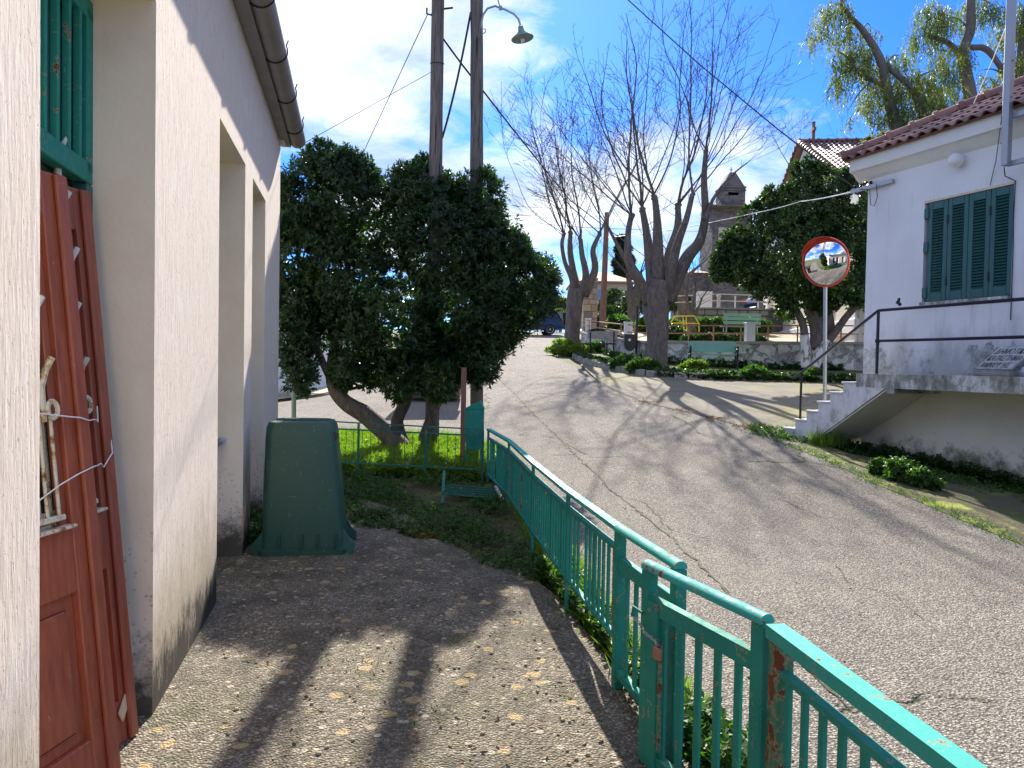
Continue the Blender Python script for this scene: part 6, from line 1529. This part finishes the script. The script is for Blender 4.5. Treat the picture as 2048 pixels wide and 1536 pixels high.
weeds('weeds', 'dark mossy sprigs scattered on the courtyard paving', [(-1.9, 6.6), (-.6, 6.6), (0, 5.2), (.25, 4.2), (.4, 3.2), (-.9, 3.0), (-1.7, 4.6)], 700, .02, .014, .009, 'leaf_weed', 5, .004, .5)
weeds('weeds', 'green weeds lining the foot of the fence beside the paving', [(.22, 5.6), (.33, 5.1), (.40, 4.7), (.50, 4.15), (.575, 3.65), (.66, 3.2), (.78, 2.7), (.87, 2.2), (.94, 1.6), (1.06, 1.6), (1.04, 2.3), (.92, 3.1), (.78, 3.6), (.66, 4.1), (.52, 5.2), (.4, 6)], 2600, .01, .050, .030, 'leaf_weed', 7, .13, -.5)
for lb_, pl_ in (('bright yellow moss cushion in the sun near the fence corner', [(-1.0, 6.75), (-.7, 6.95), (-.45, 6.9), (-.5, 6.6), (-.8, 6.55)]), ('small yellow moss cushion left of the larger one', [(-1.5, 7.35), (-1.3, 7.45), (-1.15, 7.3), (-1.35, 7.2)])):
    P_ = scatter(pl_, 900, .02); N_ = np.tile(np.array([0., 0, 1]), (900, 1)); tag(quadmesh('moss', rosettes(P_, N_, 5, .022, .014, .6, .8), 4, M['moss'], None, 'stuff'), lb_, 'moss')
weeds('weeds', 'weeds between the bin and the school wall', [(-2.5, 7.2), (-1.9, 6.6), (-2.0, 6.2), (-2.15, 6.3), (-2.6, 8.6), (-2.3, 8.6)], 500, .0, .05, .03, 'leaf_weed', 6, .12)
litter('fallen_leaves', 'dead leaves and twigs lying along the verge of the white house', scatter([(5.0, 12.0), (5.4, 11.3), (6.2, 9.4), (6.9, 7.5), (6.6, 6.9), (5.8, 8.4), (4.9, 10.8)], 260, .02), .05, .016, 'leaf_dry', 'leaves')
weeds('weeds', 'dark creeping weeds along the basement wall of the white house', [tuple((rw(SC-.3, .05))[:2]), tuple((rw(SC-.2, .75))[:2]), tuple((rw(1.2, .35))[:2]), tuple((rw(-.6, .3))[:2]), tuple((rw(-3, .2))[:2]), tuple((rw(-3, .0))[:2])], 2200, .0, .055, .038, 'leaf_ivy', 6, .17)
weeds('weeds', 'mixed weeds at the foot of the outside stairs', [(4.9, 13.3), (4.75, 12.6), (4.9, 11.9), (4.5, 12.1), (4.0, 12.8), (4.2, 13.5)], 500, .0, .05, .022, 'leaf_weed', 6, .08)
weeds('weeds', 'low weeds strewn over the mossy verge', [(5.0, 11.8), (5.4, 11.3), (6.3, 9.2), (6.9, 7.3), (6.4, 6.6), (5.6, 8.4), (4.9, 10.6)], 2600, .0, .032, .018, 'leaf_weed', 5, .05, .1)
tuft_field('grass', 'tuft of long grass beside the stair footing', 'grass', scatter([(4.65, 12.0), (5.05, 12.0), (5.1, 11.7), (4.75, 11.6)], 45), .30, .010, 'leaf_grass', 8, .45)
for i, (px, py, r, lb) in enumerate(((1800, 962, .16, 'leafy green plant with tiny white flowers on the mossy verge'), (1762, 950, .11, 'smaller weed clump left of the flowering plant on the verge'), (1842, 975, .11, 'darker weed clump right of the flowering plant on the verge'))):
    c = G(px, py); T = leafball('verge_plant', lb, [((c.x, c.y, c.z+r*.7), (r, r, r*.9)), ((c.x+r, c.y-.1, c.z+r*.4), (r*.6, r*.6, r*.5))], 420, .055, .028, 'leaf_weed', 5, 'plant', None, 'plants on the mossy verge')
    m = MB()
    for k in range(7 if i != 1 else 3):
        p_ = c+Vector((rnd.uniform(-r, r), rnd.uniform(-r, r), r*1.65+rnd.uniform(0, .04)))
        for a_ in range(5): m.add([p_, p_+Vector((math.cos(a_*1.26)*.018, math.sin(a_*1.26)*.018, .006)), p_+Vector((math.cos(a_*1.26+.7)*.018, math.sin(a_*1.26+.7)*.018, .006))], [(0, 1, 2)])
    m.build('flowers', M['petal'], T)
ev = []
for a_, b_ in zip(edgeR[:9], edgeR[1:9]):
    for _ in range(34):
        f_ = rnd.random(); x_, y_ = a_[0]+(b_[0]-a_[0])*f_+rnd.gauss(.05, .07), a_[1]+(b_[1]-a_[1])*f_; ev.append((x_, y_, tzf(x_, y_)))
tuft_field('grass', 'sparse grass sprouting along the joint between road and mossy verge', 'grass', np.array(ev), .07, .008, 'leaf_weed', 5, .8)
# bed planting
weeds('ivy_ground_cover', 'dark ivy trailing over the stone kerb of the planted bed', [(2.3, 29.8), (2.7, 26.3), (3.3, 23.8), (4.3, 22.35), (6, 21.75), (8.4, 21.45), (10.1, 21.2), (10.2, 21.9), (8.4, 22.2), (6, 22.5), (4.5, 23.2), (3.7, 24.4), (3.1, 26.6), (2.7, 29.8)], 4200, .05, .10, .075, 'leaf_ivy', 5, .16)
weeds('ivy_ground_cover', 'weeds along the foot of the limewashed wall', [(3.4, 32), (4.0, 28.6), (4.7, 26.4), (6.2, 25.6), (7.8, 25.1), (10.5, 24.4), (10.4, 24.0), (7.8, 24.6), (6, 25.1), (4.5, 25.9), (3.7, 28.4)], 900, .12, .11, .07, 'leaf_ivy', 5, .22)
for i, (x, y, r, lb, mt) in enumerate(((2.15, 31.2, .55, 'bright green leafy plant at the foot of the forked tree', 'leaf_grass'), (3.35, 31.6, .5, 'green bush right of the forked tree trunk', 'leaf_weed'), (3.55, 24.3, .38, 'rounded ivy clump hanging over the kerb', 'leaf_ivy'), (3.95, 23.3, .36, 'leafy clump at the left foot of the biggest tree', 'leaf_weed'), (5.55, 23.6, .3, 'small green clump right of the biggest tree', 'leaf_grass'), (6.9, 22.0, .28, 'light green clump on the kerb below the ornate bench', 'leaf_weed'), (8.6, 21.9, .22, 'pale leafy clump at the right end of the kerb', 'leaf_weed'))):
    z_ = tzf(x, y)+.12; leafball('bed_plant', lb, [((x, y, z_+r*.3), (r, r*.8, r*.5)), ((x+r*.8, y+.1, z_+r*.2), (r*.7, r*.6, r*.4)), ((x-r*.7, y-.1, z_+r*.15), (r*.6, r*.5, r*.3))], 520, .15, .05, mt, 5, 'plant', None, 'plants in the bed')
# garden greenery
for i, (px, py, rx, Y, lb, mt, Lf) in enumerate(((1240, 612, 30, 42, 'light green bush before the far house', 'leaf_ever', .2), (1215, 640, 20, 40, 'dark bush beside the leaning pole', 'leaf_ivy', .2), (1285, 595, 22, 44, 'pale bush behind the lopped trunk', 'leaf_ever', .2), (1240, 655, 22, 33, 'loose green shrub behind the garden railing', 'leaf_weed', .16), (1295, 650, 16, 32, 'green shrub between the lopped trunk and the biggest tree', 'leaf_grass', .16), (1355, 680, 24, 28.5, 'dark shrub behind the railing right of the biggest tree', 'leaf_ivy', .16), (1345, 655, 14, 33, 'yellow green shrub under the yellow frame', 'leaf_grass', .16), (1350, 600, 20, 45, 'grey green bush left of the terrace', 'leaf_ever', .2), (1121, 640, 16, 58, 'autumn coloured bush by the road bend', 'leaf_euc', .25), (1118, 615, 18, 64, 'tall yellowish shrub beyond the parked car', 'leaf_euc', .25))):
    b = [blb(px+dx, py+dy, rx*s_, Y) for dx, dy, s_ in ((0, 0, 1), (-rx*.7, rx*.35, .7), (rx*.7, rx*.3, .7))]
    leafball('garden_shrub', lb, b, 700, Lf, Lf*.4, mt, 5, 'shrub', None, 'garden shrubs')
def hedge(name, label, p0, p1, h, w, n, mat, flow=None):
    a_, b_ = Vector(p0), Vector(p1); T = thing(name, label, 'hedge', (a_+b_)/2)
    k = max(3, int((b_-a_).length/(.5))); bl_ = [((*(a_.lerp(b_, (j+.5)/k)+UP*h*.5),), ((b_-a_).length/k*.75, w, h*.55*rnd.uniform(.85, 1.15))) for j in range(k)]
    P_, N_ = blob_points(bl_, n, .4, .1); quadmesh('foliage', rosettes(P_, N_, 5, .12, .05, .5), 4, M[mat], T)
    m = MB(); [m.tube([Vector(b__[0])-UP*h*.5, Vector(b__[0])], [.03, .015], 4) for b__ in bl_]; m.build('stems', M['bark'], T)
h0, h1 = at(1395, 655, 31.5), at(1535, 655, 31.5); z_ = gz(8, 31.5)
hedge('low_hedge', 'low leafy hedge below the terrace wall', (h0.x, 31.5, z_), (h1.x, 31.5, z_), .62, .4, 2200, 'leaf_weed')
h0, h1 = at(1370, 680, 26.9), at(1520, 680, 26.9)
hedge('low_hedge', 'dark clipped hedge just behind the garden railing', (h0.x, 27.0, 2.25), (h1.x, 26.6, 2.25), .42, .3, 1800, 'leaf_ivy')
# garden ramp steps with pipe rails
RS = thing('ramp_railing', 'pale pipe railing climbing a ramp behind the leaning pole', 'railing', at(1225, 660, 38))
for dy_ in (0, 7, ): m = MB(); m.tube([at(1205, 642+dy_, 38), at(1252, 632+dy_, 38), at(1300, 628+dy_, 38)], .03, 6); m.build('pipe', M['trim_cream'], RS, smooth=True)
m = MB(); m.prism([at(1203, 658, 38.2), at(1255, 646, 38.2), at(1255, 652, 38.2), at(1203, 666, 38.2)], (0, 1.0, 0)); m.build('ramp_slab', M['apron'], RS)
m = MB(); c_ = at(1274, 634, 38); m.bbox(tuple(c_), (.2, .2, .55), None, .02); m.build('post', M['white_plain'], RS)
GS = thing('garden_steps', 'short flight of stone steps behind the small dark bench', 'steps', at(1228, 675, 34.5))
for i in range(5): c_ = at(1226+i*1.5, 684-i*5.5, 34.4+i*.3); m = MB(); m.bbox(tuple(c_), (1.1, .34, .10), None, .02); m.build('step', M['stone'], GS)
# fence and distant trees at the bend
RFn = thing('roadside_fence', 'grey bar fence beyond the parked car at the road bend', 'fence', at(1112, 660, 56))
for k in range(10): b_ = at(1100+k*2.6, 665, 56); b_.z = tzf(b_.x, 56)-.1; m = MB(); m.tube([b_, b_+UP*1.6], .03, 4); m.build('bar', M['galv'], RFn)
m = MB(); b0_, b1_ = at(1100, 640, 56), at(1125, 640, 56); zz_ = tzf(b0_.x, 56)+1.45; m.tube([(b0_.x, 56, zz_), (b1_.x, 56, zz_)], .03, 4); m.build('rail', M['galv'], RFn)
# trees on the far side of the view and behind the camera (seen in the convex mirror)
def far_tree(x, y, h, r, label, mat='leaf_ever', n=900, L=.45):
    z_ = tzf(x, y); b = [((x+rnd.uniform(-.4, .4)*r, y+rnd.uniform(-.4, .4)*r, z_+h*f_), (r*s_, r*s_, r*s_*.9)) for f_, s_ in ((.55, .8), (.7, .95), (.85, .7), (.62, .9))]
    T = thing('far_tree', label, 'tree', (x, y, z_), 'distant trees'); P_, N_ = blob_points(b, n, .4, .1)
    quadmesh('crown', rosettes(P_, N_, 5, L, L*.4, .4), 4, M[mat], T); m = MB(); fluted(m, [(x, y, z_-.2), (x+.1, y, z_+h*.3), (x, y+.1, z_+h*.65)], [h*.035, h*.028, h*.015], 10); m.build('trunk', M['bark'], T, smooth='all')
far_tree(-9, 78, 7, 3.2, 'hazy round tree far behind the big shrub'); far_tree(-16, 70, 6, 3.4, 'second distant tree behind the shrub, farther left')
far_tree(2.5, 82, 6, 2.4, 'distant tree above the bend of the road'); far_tree(-24, 60, 6.5, 3.6, 'distant tree behind the white building')
far_tree(-14, -18, 9, 4, 'tall tree reflected in the traffic mirror, left of the street', n=700, L=.5); far_tree(-6, -26, 10, 4.4, 'large tree reflected in the middle of the traffic mirror', n=700, L=.5); far_tree(9, -20, 8, 3.6, 'tree reflected at the edge of the traffic mirror', n=600, L=.5)
# fallen leaves and twigs, small stones
litter('fallen_leaves', 'sparse dry leaves and twigs blown over the road', scatter([(1.3, 2), (4.5, 3), (5.0, 7), (4.2, 12), (3.4, 18), (1.4, 24), (.4, 20), (.6, 10), (.8, 5)], 500, .012), .045, .014, 'leaf_dry', 'leaves')
litter('fallen_leaves', 'brown leaf litter among the weeds at the fence corner', scatter([(-2.3, 7.8), (-.6, 6.5), (.1, 5.5), (.0, 7.5), (-.3, 8.9), (-2.5, 9.1)], 900, .02), .045, .02, 'leaf_dry', 'leaves')
litter('fallen_leaves', 'dead leaves scattered over the courtyard paving and weeds', scatter([(-1.8, 6.8), (.1, 5.0), (.45, 3.2), (.5, 2.3), (-.9, 2.4), (-1.6, 4.5), (-2.1, 6.3)], 420, .03), .035, .016, 'leaf_dry', 'leaves')
litter('fallen_leaves', 'brown twigs and leaves gathered on the road edge of the apron', np.concatenate([np.array([[p_[0]+rnd.gauss(0, .12), p_[1]+rnd.gauss(0, .2), tzf(p_[0], p_[1])+.03] for _ in range(110)]) for p_ in (edgeR[8], edgeR[9], edgeR[10], edgeR[11])]), .09, .02, 'leaf_dry', 'leaves')
m = MB()
for p_ in scatter([(-1.8, 6.6), (.05, 5.0), (.45, 3.2), (.5, 2.2), (-1.0, 2.4), (-1.7, 4.6), (-2.0, 6.1)], 170, .022): rock(m, p_, rnd.uniform(.004, .012), .7)
tag(m.build('gravel', M['sand'], kind='stuff'), 'small pale pebbles lying on the courtyard paving', 'gravel')
